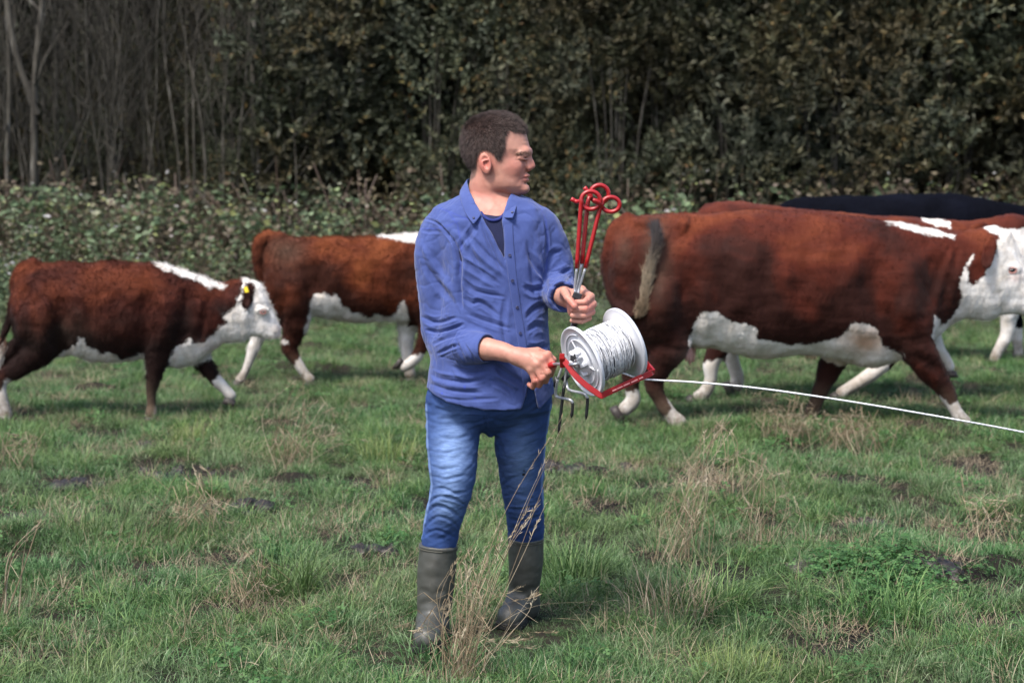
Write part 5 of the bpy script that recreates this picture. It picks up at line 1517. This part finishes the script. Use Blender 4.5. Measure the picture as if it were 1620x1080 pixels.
def gn_scatter(name, protos, P, rotz, scl, tilt, idx, label=None, kind='stuff'):
    me = bpy.data.meshes.new(name)
    me.vertices.add(len(P)); me.vertices.foreach_set('co', np.asarray(P, np.float32).ravel())
    rot = np.stack([tilt[:, 0], tilt[:, 1], rotz], 1)
    vattr(me, 'rot', rot, 'FLOAT_VECTOR'); vattr(me, 'scl', scl)
    a = me.attributes.new('idx', 'INT', 'POINT'); a.data.foreach_set('value', idx.astype(np.int32))
    ng = bpy.data.node_groups.new(name, 'GeometryNodeTree')
    ng.interface.new_socket('Geometry', in_out='INPUT', socket_type='NodeSocketGeometry')
    ng.interface.new_socket('Geometry', in_out='OUTPUT', socket_type='NodeSocketGeometry')
    N = ng.nodes; gi = N.new('NodeGroupInput'); go = N.new('NodeGroupOutput')
    def named(nm, ty):
        q_ = N.new('GeometryNodeInputNamedAttribute'); q_.data_type = ty; q_.inputs['Name'].default_value = nm
        return next(o for o in q_.outputs if o.enabled and o.name == 'Attribute')
    join = N.new('GeometryNodeJoinGeometry')
    for k_, pr in enumerate(protos):
        oi = N.new('GeometryNodeObjectInfo'); oi.inputs['Object'].default_value = pr; oi.inputs['As Instance'].default_value = True
        iop = N.new('GeometryNodeInstanceOnPoints')
        cmp_ = N.new('FunctionNodeCompare'); cmp_.data_type = 'INT'; cmp_.operation = 'EQUAL'
        ia = [i_ for i_ in cmp_.inputs if i_.enabled]
        ng.links.new(named('idx', 'INT'), ia[0]); ia[1].default_value = k_
        ng.links.new(cmp_.outputs[0], iop.inputs['Selection'])
        ng.links.new(gi.outputs[0], iop.inputs['Points']); ng.links.new(oi.outputs['Geometry'], iop.inputs['Instance'])
        ng.links.new(named('rot', 'FLOAT_VECTOR'), iop.inputs['Rotation']); ng.links.new(named('scl', 'FLOAT'), iop.inputs['Scale'])
        ng.links.new(iop.outputs[0], join.inputs[0])
    ng.links.new(join.outputs[0], go.inputs[0])
    o = link(name, me); m = o.modifiers.new('g', 'NODES'); m.node_group = ng
    tag(o, label, kind=kind)
    return o
def FEET(x, y):
    return np.minimum(np.hypot(x + .27, (y - 6.55) * .8), np.hypot(x - .03, (y - 6.85) * .8))
def field(n, rg, y0=5.6, y1=22.5, dens_pow=1.0, wide=.33):
    """points over the wedge of field in view and some way outside it, thicker near the camera"""
    u = rg.rand(n)
    e = dens_pow
    y = (y0 ** (2 - e) + u * (y1 ** (2 - e) - y0 ** (2 - e))) ** (1 / (2 - e))
    x = (rg.rand(n) * 2 - 1) * (wide * y + .8)
    return x, y
def scat(name, protos, x, y, rg, smin, smax, tl, label=None, zo=0.0):
    P = np.stack([x, y, gz(x, y) + zo], 1); n = len(x)
    return gn_scatter(name, protos, P, rg.uniform(0, 6.28, n), rg.uniform(smin, smax, n) , rg.normal(size=(n, 2)) * tl, rg.randint(0, len(protos), n), label)
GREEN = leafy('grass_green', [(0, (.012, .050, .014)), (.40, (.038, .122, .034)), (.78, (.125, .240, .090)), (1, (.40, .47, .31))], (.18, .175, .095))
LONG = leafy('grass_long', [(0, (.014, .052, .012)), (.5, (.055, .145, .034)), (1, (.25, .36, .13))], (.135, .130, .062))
STRAW = leafy('grass_straw', [(0, (.15, .110, .070)), (.5, (.30, .235, .150)), (1, (.42, .36, .26))], (.26, .20, .14), patch=False)
YEL = leafy('grass_yellow', [(0, (.10, .15, .035)), (.5, (.16, .22, .06)), (1, (.28, .32, .13))], (.2, .25, .08), patch=False)
rg = np.random.RandomState(7)
sh_p = [proto('short_tuft', *blades(72, (.022, .080), .0026, .070, .80, 1.5, rg), GREEN) for _ in range(7)]
lo_p = [proto('long_tuft', *blades(40, (.08, .22), .0044, .055, .60, 2.0, rg, 5), LONG) for _ in range(6)]
st_p = [proto('straw_tuft', *blades(18, (.06, .16), .0017, .07, .9, 1.2, rg, 4, flat=1.2), STRAW) for _ in range(5)]
fl_p = [proto('thatch', *blades(26, (.04, .13), .0019, .10, .6, .6, rg, 3, flat=1.5), STRAW) for _ in range(4)]
x, y = field(36000, rg, dens_pow=1.25)
nzg = noise(np.stack([x, y, x * 0], 1), .45, 52, 3); keep = (rg.rand(len(x)) > mudf(x, y) * 1.1) & (rg.rand(len(x)) < .85 + nzg * 1.7 + 2.0 * (FEET(x, y) < .6)); x, y = x[keep], y[keep]
fy = np.clip(FEET(x, y) / .45, .34, 1)
P_g = np.stack([x, y, gz(x, y)], 1)
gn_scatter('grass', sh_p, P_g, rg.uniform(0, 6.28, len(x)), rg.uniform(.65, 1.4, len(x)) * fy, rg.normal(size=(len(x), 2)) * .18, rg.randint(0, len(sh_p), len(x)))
# longer tufts gather in patches
x, y = field(15000, rg, dens_pow=1.2)
nz = noise(np.stack([x, y, x * 0], 1), 1.1, 12, 3); keep = (nz > -.08 + .25 * rg.rand(len(x))) & (mudf(x, y) < .35) & (FEET(x, y) > .34); x, y = x[keep], y[keep]
print('long', len(x))
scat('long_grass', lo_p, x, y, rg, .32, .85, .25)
x, y = field(4200, rg, dens_pow=1.15)
nz = noise(np.stack([x, y, x * 0], 1), .8, 19, 3); keep = (nz > .12) & (FEET(x, y) > .4); x, y = x[keep], y[keep]
scat('dead_grass', st_p, x, y, rg, .5, 1.15, .25)
x, y = field(9500, rg, dens_pow=1.15)
nz = noise(np.stack([x, y, x * 0], 1), .7, 29, 3); keep = (nz > -.1) & (FEET(x, y) > .25); x, y = x[keep], y[keep]
scat('grass_litter', fl_p, x, y, rg, .6, 1.3, .2, zo=.012)
# clover
def leafdisc(n, spread, hgt, size, rg, lobes=3):
    V = []; F = []; T = []
    for b in range(n):
        a = rg.uniform(0, 6.28); r = spread * math.sqrt(rg.rand()); z = rg.uniform(.3, 1) * hgt
        c = np.array([math.cos(a) * r, math.sin(a) * r, z]); ti = rg.rand(); nrm = np.array([rg.normal() * .35, rg.normal() * .35, 1]); nrm /= np.linalg.norm(nrm)
        u = np.cross(nrm, [1, 0, 0]); u /= np.linalg.norm(u); v = np.cross(nrm, u); a0 = rg.uniform(0, 6.28)
        for k_ in range(lobes):
            aa = a0 + k_ * 6.283 / lobes; d = math.cos(aa) * u + math.sin(aa) * v; s_ = np.cross(nrm, d); s1 = size * rg.uniform(.8, 1.2); i0 = len(V)
            V += [c, c + d * s1 * .6 - s_ * s1 * .42 + nrm * s1 * .1, c + d * s1, c + d * s1 * .6 + s_ * s1 * .42 + nrm * s1 * .1]
            F.append((i0, i0 + 1, i0 + 2, i0 + 3)); T.append(ti)
    return np.array(V), np.array(F), np.array(T)
CLO = leafy('clover_green', [(0, (.026, .080, .020)), (.6, (.050, .130, .036)), (1, (.11, .20, .07))], (.1, .1, .05), patch=False)
cl_p = [proto('clover_sprig', *leafdisc(26, .07, .065, .014, rg), CLO) for _ in range(4)]
cx, cy = GD(1385, 925)[:2]
x = np.r_[cx + rg.normal(size=90) * .14, field(500, rg)[0]]; y = np.r_[cy + rg.normal(size=90) * .22, field(500, rg)[1]]
y = np.clip(y, 5.8, 22)
scat('clover', cl_p, x, y, rg, .8, 1.3, .1)

# mud clods
MUDM = simple('wet_mud', (.014, .011, .010), .55, .35, var=.4, scale=30, bump=.5)
for i, (bx, by, r) in enumerate(MUDW[:12]):
    S = SDF(ax(bx - r * 1.3, bx + r * 1.3, .012), ax(by - r * 1.6, by + r * 1.6, .012), ax(-.05, .16, .010))
    g0 = float(gz(bx, by))
    for k_ in range(11):
        px_, py_ = bx + rgE.normal() * r * .45, by + rgE.normal() * r * .55; s_ = r * rgE.uniform(.14, .34)
        S.ell((px_, py_, g0 - .012), (s_, s_ * rgE.uniform(.8, 1.4), s_ * .55 + .010), .02)
    V, F = S.mesh(1)
    V = V + normals(V, F) * (.010 * noise(V, .05, 40 + i, 3))[:, None]
    o = link('mud_clod', np_mesh('mud_clod', V, F, MUDM)); tag(o, 'lump of dark trodden mud showing between the grass', 'mud', 'mud lumps in the grass')
# a flat grey dung pat
px_, py_ = GD(1283, 916)[:2]
S = SDF(ax(px_ - .2, px_ + .2, .01), ax(py_ - .3, py_ + .3, .01), ax(-.04, .1, .008))
S.ell((px_, py_, .030), (.115, .17, .016), .0); S.ell((px_ - .03, py_ + .02, .036), (.07, .10, .014), .02)
V, F = S.mesh(1); V = V + normals(V, F) * (.006 * noise(V, .07, 77, 3))[:, None]
tag(link('dung_pat', np_mesh('dung_pat', V, F, simple('dry_dung', (.075, .065, .060), .9, .2, var=.35, scale=18, bump=.6))), 'flat grey dried dung pat lying beside the clover', 'dung pat')

# ------------------------------------------------------------------ single tussocks and stands of dry stalks
def tussock(name, label, cat, px, py, n, h, mat, spread, lean, droop, w=.004, seed=0, group=None):
    r_ = np.random.RandomState(seed); V, F, T = blades(n, h, w, spread, lean, droop, r_, 6)
    me = np_mesh(name, V, F, mat); vattr(me, 'tint', T, 'FLOAT', 'FACE')
    o = link(name, me); p = GD(px, py); o.location = (p[0], p[1], float(gz(p[0], p[1])) - .005); tag(o, label, cat, group)
for a in ((300, 704, 170, (.10, .24), YEL, .11, .45, .9, 'pale yellow tuft of grass in front of the left calf'), (1165, 1084, 330, (.05, .15), YEL, .13, .35, .6, 'bright yellow green grass tuft at the bottom edge of the picture'),
          (612, 728, 220, (.12, .30), YEL, .16, .5, 1.0, 'yellow green tussock between the left calf and the man'), (1120, 975, 420, (.15, .34), LONG, .14, .7, 1.7, 'large drooping tussock with brown dead blades right of the boots'),
          (1400, 985, 300, (.12, .30), LONG, .16, .7, 1.6, 'green drooping tussock at lower right'), (455, 945, 380, (.15, .36), LONG, .12, .6, 1.7, 'dark green tussock at lower left with drooping blades'),
          (905, 930, 300, (.15, .33), LONG, .13, .6, 1.4, 'green tussock right behind the boots'), (250, 700, 1, (.1, .2), LONG, .1, .5, 1, None), (150, 860, 260, (.1, .3), LONG, .15, .6, 1.3, 'green tussock near the left edge'),
          (1060, 990, 260, (.12, .30), STRAW, .16, .8, 1.5, 'brown dead grass tussock beside the drooping green one'), (700, 1060, 200, (.06, .18), GREEN, .14, .5, 1.1, 'short green tuft at the toe of the front boot')):
    if a[-1]: tussock('grass_tussock', a[-1], 'tussock', a[0], a[1], a[2], a[3], a[4], a[5], a[6], a[7], seed=a[0])
def stalks(label, px, py, n, tips, spread, seed, thick=.0013, heads=True, bend=.06, leaf=True):
    """tips: list of (px, py, depth offset, jitter px)"""
    r_ = np.random.RandomState(seed); b = GD(px, py); V = []; F = []; T = []
    D0 = b[1]
    def blade(P, w0, ti):
        P = np.asarray(P); n_ = len(P)
        ang = r_.uniform(0, 3.14)
        for e_ in (0, 1.571):     # two crossed ribbons read as a round stalk
            i0 = len(V)
            sd = np.array([math.cos(ang + e_), math.sin(ang + e_), 0])
            for j, p in enumerate(P):
                w_ = w0 * (1 - .65 * j / n_)
                V.extend([p - sd * w_, p + sd * w_])
                if j: F.append((i0 + 2 * j - 2, i0 + 2 * j - 1, i0 + 2 * j + 1, i0 + 2 * j)); T.append(ti)
    for k_ in range(n):
        tp = tips[k_ % len(tips)]
        p0 = b + np.array([r_.normal() * spread, r_.normal() * spread, 0]); p0[2] = 0
        p1 = W(tp[0] + r_.normal() * tp[3], tp[1] + r_.normal() * tp[3] * .8, D0 + tp[2] + r_.normal() * .05)
        if p1[2] < .05: p1[2] = .05 + r_.rand() * .05
        mid = p0 * .5 + p1 * .5 + np.array([r_.normal() * bend, r_.normal() * bend, abs(r_.normal()) * bend * .8 + .03])
        C_ = curve_pts([p0, mid, p1], 6); ti = r_.rand()
        blade(C_, thick * r_.uniform(.6, 1.4), ti)
        if heads and r_.rand() < .8:
            for q_ in range(26):
                f = .74 + .26 * r_.rand(); i_ = min(int(f * (len(C_) - 1)), len(C_) - 2); c_ = C_[i_] + (C_[i_ + 1] - C_[i_]) * r_.rand()
                d_ = C_[i_ + 1] - C_[i_]; d_ = d_ / np.linalg.norm(d_) + r_.normal(size=3) * .35; sd = r_.normal(size=3); sd /= np.linalg.norm(sd)
                l_ = r_.uniform(.008, .022); i0 = len(V)
                V.extend([c_, c_ + d_ * l_ * .5 + sd * .0016, c_ + d_ * l_, c_ + d_ * l_ * .5 - sd * .0016]); F.append((i0, i0 + 1, i0 + 2, i0 + 3)); T.append(min(1, ti + .2))
        if leaf and r_.rand() < .6:
            i_ = r_.randint(2, 7); c_ = C_[i_]; az = r_.uniform(0, 6.28); L_ = r_.uniform(.08, .2)
            blade([c_, c_ + np.array([math.cos(az) * L_ * .4, math.sin(az) * L_ * .4, L_ * .35]), c_ + np.array([math.cos(az) * L_ * .9, math.sin(az) * L_ * .9, L_ * .1])], .0018, ti)
    me = np_mesh('dry_grass', np.array(V), np.array(F), STRAW); vattr(me, 'tint', T, 'FLOAT', 'FACE')
    tag(link('dry_grass', me), label, 'dry grass')
stalks('tall brown grass stalks rising in front of the rubber boots', 722, 1100, 60, [(760, 870, .15, 16), (742, 910, .05, 14), (735, 880, .1, 12), (790, 850, .2, 16), (845, 800, .25, 10), (770, 880, .2, 14), (720, 940, 0, 14), (848, 930, .2, 12), (712, 900, .1, 10), (895, 655, .3, 8), (760, 950, .05, 16), (830, 1010, .0, 20), (735, 970, .0, 14), (750, 920, .1, 12), (728, 990, .0, 14), (765, 1000, .0, 14)], .030, 1, .0012, bend=.035)
stalks('single dry stalks lying low across the front boot', 735, 1050, 5, [(640, 985, -.1, 4), (655, 1000, -.1, 5), (930, 960, .1, 6)], .02, 2, .0018, bend=.03)
stalks('fan of pale dry stalks standing in the middle of the field at left', 455, 742, 46, [(480, 605, .1, 12), (495, 640, .2, 14), (460, 680, 0, 14), (530, 690, .1, 18), (510, 665, .1, 12), (440, 700, 0, 12)], .07, 3, .0018)
stalks('leaning dry stalk at the left edge of the picture', 8, 985, 5, [(68, 822, .1, 4), (40, 850, 0, 10)], .02, 4, .0026, bend=.03)
stalks('pale stalks in a low clump at the far left', 28, 745, 22, [(28, 690, 0, 8), (15, 705, 0, 12), (45, 715, 0, 10)], .06, 5, .0018)
stalks('thin tall stalks right of the man', 1072, 895, 40, [(1125, 690, .1, 12), (1150, 660, .2, 12), (1095, 760, 0, 12), (1080, 800, 0, 14), (1130, 740, .1, 10)], .06, 6, .0013)
stalks('upright dry stems right of the thin tall ones', 1150, 800, 16, [(1142, 672, 0, 6), (1158, 720, 0, 8), (1190, 700, .1, 14)], .05, 7, .0018)
stalks('straw coloured stalks below the big cow', 1250, 705, 60, [(1250, 640, 0, 14), (1225, 655, 0, 18), (1280, 660, 0, 14), (1262, 690, 0, 18)], .13, 8, .0019)
stalks('straw coloured stalks near the front hooves of the big cow', 1345, 715, 60, [(1350, 655, 0, 14), (1325, 672, 0, 16), (1375, 680, 0, 14), (1350, 690, 0, 20)], .13, 9, .0019)
stalks('thin dry stems leaning over the dark grass hollow at right', 1195, 890, 22, [(1215, 720, .1, 10), (1235, 760, .1, 14), (1180, 800, 0, 12), (1250, 800, .1, 12)], .06, 10, .0012)
stalks('pale broken straw in the middle of the left foreground', 300, 850, 34, [(310, 760, 0, 12), (330, 800, 0, 14), (270, 820, 0, 14), (350, 830, 0, 16)], .09, 11, .0016)
stalks('dry stems among the tussocks at lower left', 395, 985, 24, [(400, 890, 0, 14), (420, 930, 0, 16), (370, 940, 0, 14)], .05, 12, .0014)
stalks('dry brown stems at the right edge', 1560, 860, 24, [(1580, 790, 0, 14), (1545, 800, 0, 16), (1600, 830, 0, 14)], .08, 13, .0015)

# ------------------------------------------------------------------ undergrowth along the foot of the hedge
def leaves(C, Dr, L, wd, rg, fold=.25, T=None):
    """diamond leaves: centres C, directions Dr (unit), lengths L; two faces folded on the midrib"""
    n = len(C); sd = np.cross(Dr, rg.normal(size=(n, 3))); sd /= np.linalg.norm(sd, axis=1)[:, None] + 1e-9; up = np.cross(Dr, sd)
    L = L[:, None]; w_ = wd[:, None]
    V = np.stack([C, C + Dr * L * .45 + sd * w_ + up * w_ * fold, C + Dr * L, C + Dr * L * .45 - sd * w_ + up * w_ * fold], 1).reshape(-1, 3)
    b = np.arange(n)[:, None] * 4
    F = np.concatenate([b + [0, 1, 2], b + [0, 2, 3]]); T = np.r_[T, T]
    return V, F, T
def weed(h, nl, ll, rg, stems=3):
    C = []; Dr = []; L = []; T = []; SV = []; SF = []; ST_ = []
    for s_ in range(stems):
        az = rg.uniform(0, 6.28); th = rg.uniform(.05, .5); p = np.array([rg.normal() * .06, rg.normal() * .06, 0]); hh = h * rg.uniform(.6, 1); P = []
        ts = rg.rand()
        for q_ in range(9):
            P.append(p.copy()); d = np.array([math.cos(az) * math.sin(th), math.sin(az) * math.sin(th), math.cos(th)]); p = p + d * hh / 8; th += rg.uniform(0, .16)
        P = np.array(P)
        for q_ in range(len(P)):
            for sd in ([.004, 0, 0], [0, .004, 0]):
                pass
        i0 = len(SV)
        for q_ in range(9): SV.extend([P[q_] - [.004, 0, 0], P[q_] + [.004, 0, 0]])
        for q_ in range(8): SF.append((i0 + 2 * q_, i0 + 2 * q_ + 1, i0 + 2 * q_ + 3, i0 + 2 * q_ + 2)); ST_.append(.02)
        for k_ in range(nl):
            f = rg.uniform(.1, 1) ** .8 * 8; i_ = min(int(f), 7); c = P[i_] + (P[i_ + 1] - P[i_]) * (f - i_)
            a = rg.uniform(0, 6.28); d = np.array([math.cos(a), math.sin(a), rg.uniform(-.5, .6)]); d /= np.linalg.norm(d)
            C.append(c + d * rg.uniform(.0, .07)); Dr.append(d); L.append(ll * rg.uniform(.5, 1.3)); T.append(np.clip(ts * .5 + rg.rand() * .5, .05, 1))
    L = np.array(L); V, F, T = leaves(np.array(C), np.array(Dr), L, L * .34, rg, T=np.array(T))
    n0 = len(V); V = np.vstack([V, np.array(SV)]); SF = np.array(SF) + n0
    F = np.vstack([F, SF[:, [0, 1, 2]], SF[:, [0, 2, 3]]]); T = np.r_[T, ST_, ST_]
    return V, F, T
UND = leafy('undergrowth_leaf', [(0, (.10, .085, .070)), (.15, (.045, .070, .034)), (.40, (.095, .145, .075)), (.66, (.17, .24, .13)), (.78, (.26, .28, .10)), (.88, (.34, .34, .34)), (1, (.48, .47, .48))], (.10, .085, .055), patch=False, trans=.25)
BRO = leafy('undergrowth_brown', [(0, (.075, .050, .040)), (.5, (.10, .085, .052)), (.8, (.16, .13, .09)), (1, (.34, .30, .29))], (.10, .085, .055), patch=False, trans=.2)
rg = np.random.RandomState(99)
w_p = [proto('weed', *weed(1.0, 40, (.038, .068, .050, .078, .044, .058)[_], rg, 3 + _ % 3), UND) for _ in range(6)] + [proto('weed_brown', *weed(1.1, 22, .045, rg, 6), BRO) for _ in range(3)]
n = 3000
x = rg.uniform(-11, 11, n); y = 21.0 + rg.rand(n) * 2.9
hs_ = (.55 + .55 * np.clip((y - 21) / 1.8, 0, 1)) * (1 + .55 * noise(np.stack([x, y, x * 0], 1), 1.6, 5, 2)) * rg.uniform(.4, 1.4, n)
hs_ *= np.interp(x, [-3, -2, .8, 2], [1.10, .74, .80, 1.06])
hs_ = np.clip(hs_, .3, 1.6)
gn_scatter('undergrowth', w_p, np.stack([x, y, x * 0], 1), rg.uniform(0, 6.28, n), hs_, rg.normal(size=(n, 2)) * .12, rg.choice(9, n, p=[.11] * 6 + [.34 / 3] * 3), 'band of brambles and weeds along the foot of the hedge')
lowx = rg.uniform(-9, 9, 1500); lowy = 19.2 + rg.rand(1500) ** .6 * 2.2
gn_scatter('weeds', w_p[:6], np.stack([lowx, lowy, lowx * 0], 1), rg.uniform(0, 6.28, 1500), rg.uniform(.18, .42, 1500), rg.normal(size=(1500, 2)) * .2, rg.randint(0, 6, 1500), 'low green weeds where the grass meets the brambles')

# ------------------------------------------------------------------ hedge of willow shrubs
def willow(seed, h, rad, nsprig, tintb):
    """crown of narrow leaves in sprigs on a spray of stems; returns leaf V, F, T and stem paths"""
    r_ = np.random.RandomState(seed); C = []; Dr = []; L = []; T = []; stems = []
    for s_ in range(9):
        az = r_.uniform(0, 6.28); out = r_.uniform(.2, 1) * rad * .75
        stems.append([np.array([math.cos(az) * .12, math.sin(az) * .12, 0]), np.array([math.cos(az) * out * .35, math.sin(az) * out * .35, h * .35]), np.array([math.cos(az) * out * .75, math.sin(az) * out * .75, h * .7]), np.array([math.cos(az) * out, math.sin(az) * out, h * r_.uniform(.85, 1)])])
    ctr = r_.normal(size=(26, 3)); lob = [(np.array([math.cos(a) * rad * r_.uniform(.35, .8), math.sin(a) * rad * r_.uniform(.35, .8), r_.uniform(.4, h * .95)]), r_.uniform(.35, .75), r_.rand()) for a in r_.uniform(0, 6.28, 30)]
    for k_ in range(nsprig):
        lc, lr, lt = lob[r_.randint(len(lob))]
        d = r_.normal(size=3); d /= np.linalg.norm(d)
        c = lc + d * lr * r_.uniform(.45, 1.05) * np.array([1, 1, 1.15])
        if c[2] < .15: continue
        ad = d * .8 + np.array([0, 0, .7]) + r_.normal(size=3) * .4; ad /= np.linalg.norm(ad)
        bt = np.clip(lt * .42 + r_.rand() * .42 - .05, 0, 1); nl = r_.randint(14, 24); LL = r_.uniform(.20, .40)
        for q_ in range(nl):
            f = q_ / nl; ld = ad * .55 + r_.normal(size=3) * .55; ld /= np.linalg.norm(ld)
            C.append(c + ad * LL * f); Dr.append(ld); L.append(r_.uniform(.6, 1.25) * (.075, .10, .085, .115, .065)[seed % 5]); T.append(np.clip(bt + r_.normal() * .13 + (r_.rand() < .04) * .5, 0, 1))
    L = np.array(L)
    V, F, T = leaves(np.array(C), np.array(Dr), L, L * (.15, .20, .14, .17, .24)[seed % 5], r_, T=np.array(T))
    return V, F, T, stems
WIL = leafy('willow_leaf', [(0, (.014, .016, .008)), (.25, (.026, .032, .016)), (.48, (.048, .058, .030)), (.68, (.090, .104, .066)), (.82, (.125, .105, .034)), (1, (.17, .095, .038))], (.05, .04, .02), rough=.6, patch=False, trans=.15, big=True)
BARK = NT('bark', .9, .2)
BARK.col(BARK.ramp(BARK.noise(6, 5, .6, BARK.mapv((3, 3, .6))), [(.3, (.016, .014, .012)), (.55, (.050, .046, .038)), (.78, (.150, .142, .128))])); BARK.bump(BARK.noise(40, 3, .6, BARK.mapv((1, 1, .15))), .5, .01)
def stem_mesh(paths, r0, r1, sides=6, twigs=0, rg=None, tw_len=.6):
    mb = MB()
    for P in paths:
        C_ = curve_pts(P, 5); mb.tube(C_, np.linspace(r0, r1, len(C_)), sides, False)
        for _ in range(twigs):
            i_ = rg.randint(2, len(C_) - 1); c = C_[i_]; az = rg.uniform(0, 6.28); l_ = tw_len * rg.uniform(.4, 1.3)
            d = np.array([math.cos(az) * .5, math.sin(az) * .5, rg.uniform(.3, 1.1)]); d /= np.linalg.norm(d)
            Q = [c, c + d * l_ * .5 + rg.normal(size=3) * .03, c + d * l_ + np.array([0, 0, .1 * l_]) + rg.normal(size=3) * .05]
            mb.tube(curve_pts(Q, 3), np.linspace(r1 * .8, .003, 7), 4, False)
    me = bpy.data.meshes.new('stem'); me.from_pydata(mb.V, [], mb.F); me.polygons.foreach_set('use_smooth', [True] * len(me.polygons)); me.materials.append(BARK.m)
    return me
def place(name, parts, loc, rz, sc, label, cat, group):
    r_ = bpy.data.objects.new(name, None); col.objects.link(r_); r_.location = loc; r_.rotation_euler = (0, 0, rz); r_.scale = (sc, sc, sc)
    tag(r_, label, cat, group)
    for nm, me_ in parts:
        o = bpy.data.objects.new(nm, me_); col.objects.link(o); o.parent = r_
    return r_
wv = []
for i in range(5):
    V, F, T, stems = willow(100 + i, 5.6, 1.25, 1250, .5)
    me = np_mesh('crown', V, F, WIL, smooth=False); vattr(me, 'tint', T, 'FLOAT', 'FACE')
    wv.append([('trunk', stem_mesh([q_[:2] + [q_[2] * .45 + q_[1] * .55] for q_ in stems], .016, .006)), ('crown', me)])
print('willow tris', len(F))
rg = np.random.RandomState(17)
GW = 'willow shrubs making up the hedge'
for row, (yy, st, x0, x1) in enumerate(((24.4, .92, -1.9, 10.5), (26.0, 1.15, -3.2, 11), (27.8, 1.3, -11, 11.5))):
    for x_ in np.arange(x0, x1, st):
        place('willow_shrub', wv[rg.randint(5)], (x_ + rg.normal() * .15, yy + rg.normal() * .3, 0), rg.uniform(0, 6.28), rg.uniform(.9, 1.12), 'leafy willow shrub grown into the dark hedge behind the cattle', 'shrub', GW)
for x_, y_, s_ in ((-3.6, 25.4, .66), (-4.6, 26.2, .60), (-2.9, 24.4, .68), (-5.9, 26.3, .5), (-7.2, 26.4, .62), (-8.6, 26.2, .8), (-3.4, 24.2, .42), (-4.5, 24.6, .34), (-2.5, 24.9, .85), (-6.6, 25.2, .36), (-5.4, 25.0, .40), (-4.0, 24.9, .5), (-7.6, 25.0, .34), (-3.1, 26.0, .8)):
    place('willow_shrub', wv[rg.randint(5)], (x_, y_, 0), rg.uniform(0, 6.28), s_, 'low willow shrub standing among the bare poles at left', 'shrub', 'low willow shrubs among the bare poles')
# bare poles at the left
GP = 'bare poles at the left of the hedge'
pv = []
for i in range(8):
    H_ = 6.2; a = rg.uniform(0, 6.28); k_ = rg.uniform(.1, 1.1)
    P = [np.array([0, 0, -.05])] + [np.array([math.cos(a) * k_ * (f ** 1.4) + rg.normal() * .09, math.sin(a) * k_ * (f ** 1.4) + rg.normal() * .09, H_ * f]) for f in (.2, .4, .6, .8, 1)]
    pv.append([('trunk', stem_mesh([P], .0095, .0045, 5)), ('branch', stem_mesh([P[1:]], .003, .005, 3, 22, rg, 1.0))])
xs_ = np.concatenate([rg.uniform(-7.4, -2.6, 165), rg.uniform(-9.5, -7.4, 24), rg.uniform(-2.6, -2.0, 6)])
for x_ in xs_:
    y_ = 23.6 + rg.rand() ** 1.3 * 3.4
    place('bare_sapling', pv[rg.randint(8)], (x_, y_, 0), rg.uniform(0, 6.28), rg.uniform(.75, 1.35), 'thin bare grey pole without leaves in the thicket at left', 'sapling', GP)
for (x0_, x1_, y_, r0, r1, lab) in ((46, 112, 23.3, .055, .028, 'forked grey trunk at the left edge, its right arm leaning outward'), (28, -6, 23.5, .036, .02, 'slim pale trunk beside the forked one at the left edge'), (416, 428, 23.9, .038, .026, 'straight pale grey trunk in the middle of the bare poles')):
    b_ = W(x0_, 400, y_); b_[2] = 0; t_ = W(x1_, 0, y_); t_[2] = 5.8
    mid = b_ * .45 + t_ * .55 + np.array([-.16 if x1_ > 60 else .05, 0, -.3])
    m1 = stem_mesh([[b_ - b_, b_ * .75 + t_ * .25 - b_ + np.array([-.06, 0, 0]), mid - b_, t_ - b_]], r0, r1, 8, 9, rg, 1.3)
    parts = [('trunk', m1)]
    if x0_ == 46:
        f0 = b_ * .62 + t_ * .38 - b_; parts.append(('branch', stem_mesh([[f0 * [1, 1, 1] + np.array([-.08, 0, 0]), f0 + np.array([-.35, 0, .9]), f0 + np.array([-.5, .1, 2.2]), f0 + np.array([-.9, .1, 3.6])]], .045, .02, 7, 8, rg, 1.1)))
    place('bare_tree', parts, tuple(b_), 0, 1, lab, 'tree', None)
# the wood behind
m_ = 110
bx_ = np.r_[rg.uniform(-17, 17, 70), rg.uniform(-12, -3, 40)]; by_ = rg.uniform(29.5, 36, m_)
wp = [bpy.data.objects.new('wood_crown', v_[1][1]) for v_ in wv]
gn_scatter('woodland', wp, np.stack([bx_, by_, bx_ * 0], 1), rg.uniform(0, 6.28, m_), rg.uniform(1.3, 1.7, m_), np.zeros((m_, 2)), rg.randint(0, 5, m_), 'dark wood behind the hedge')
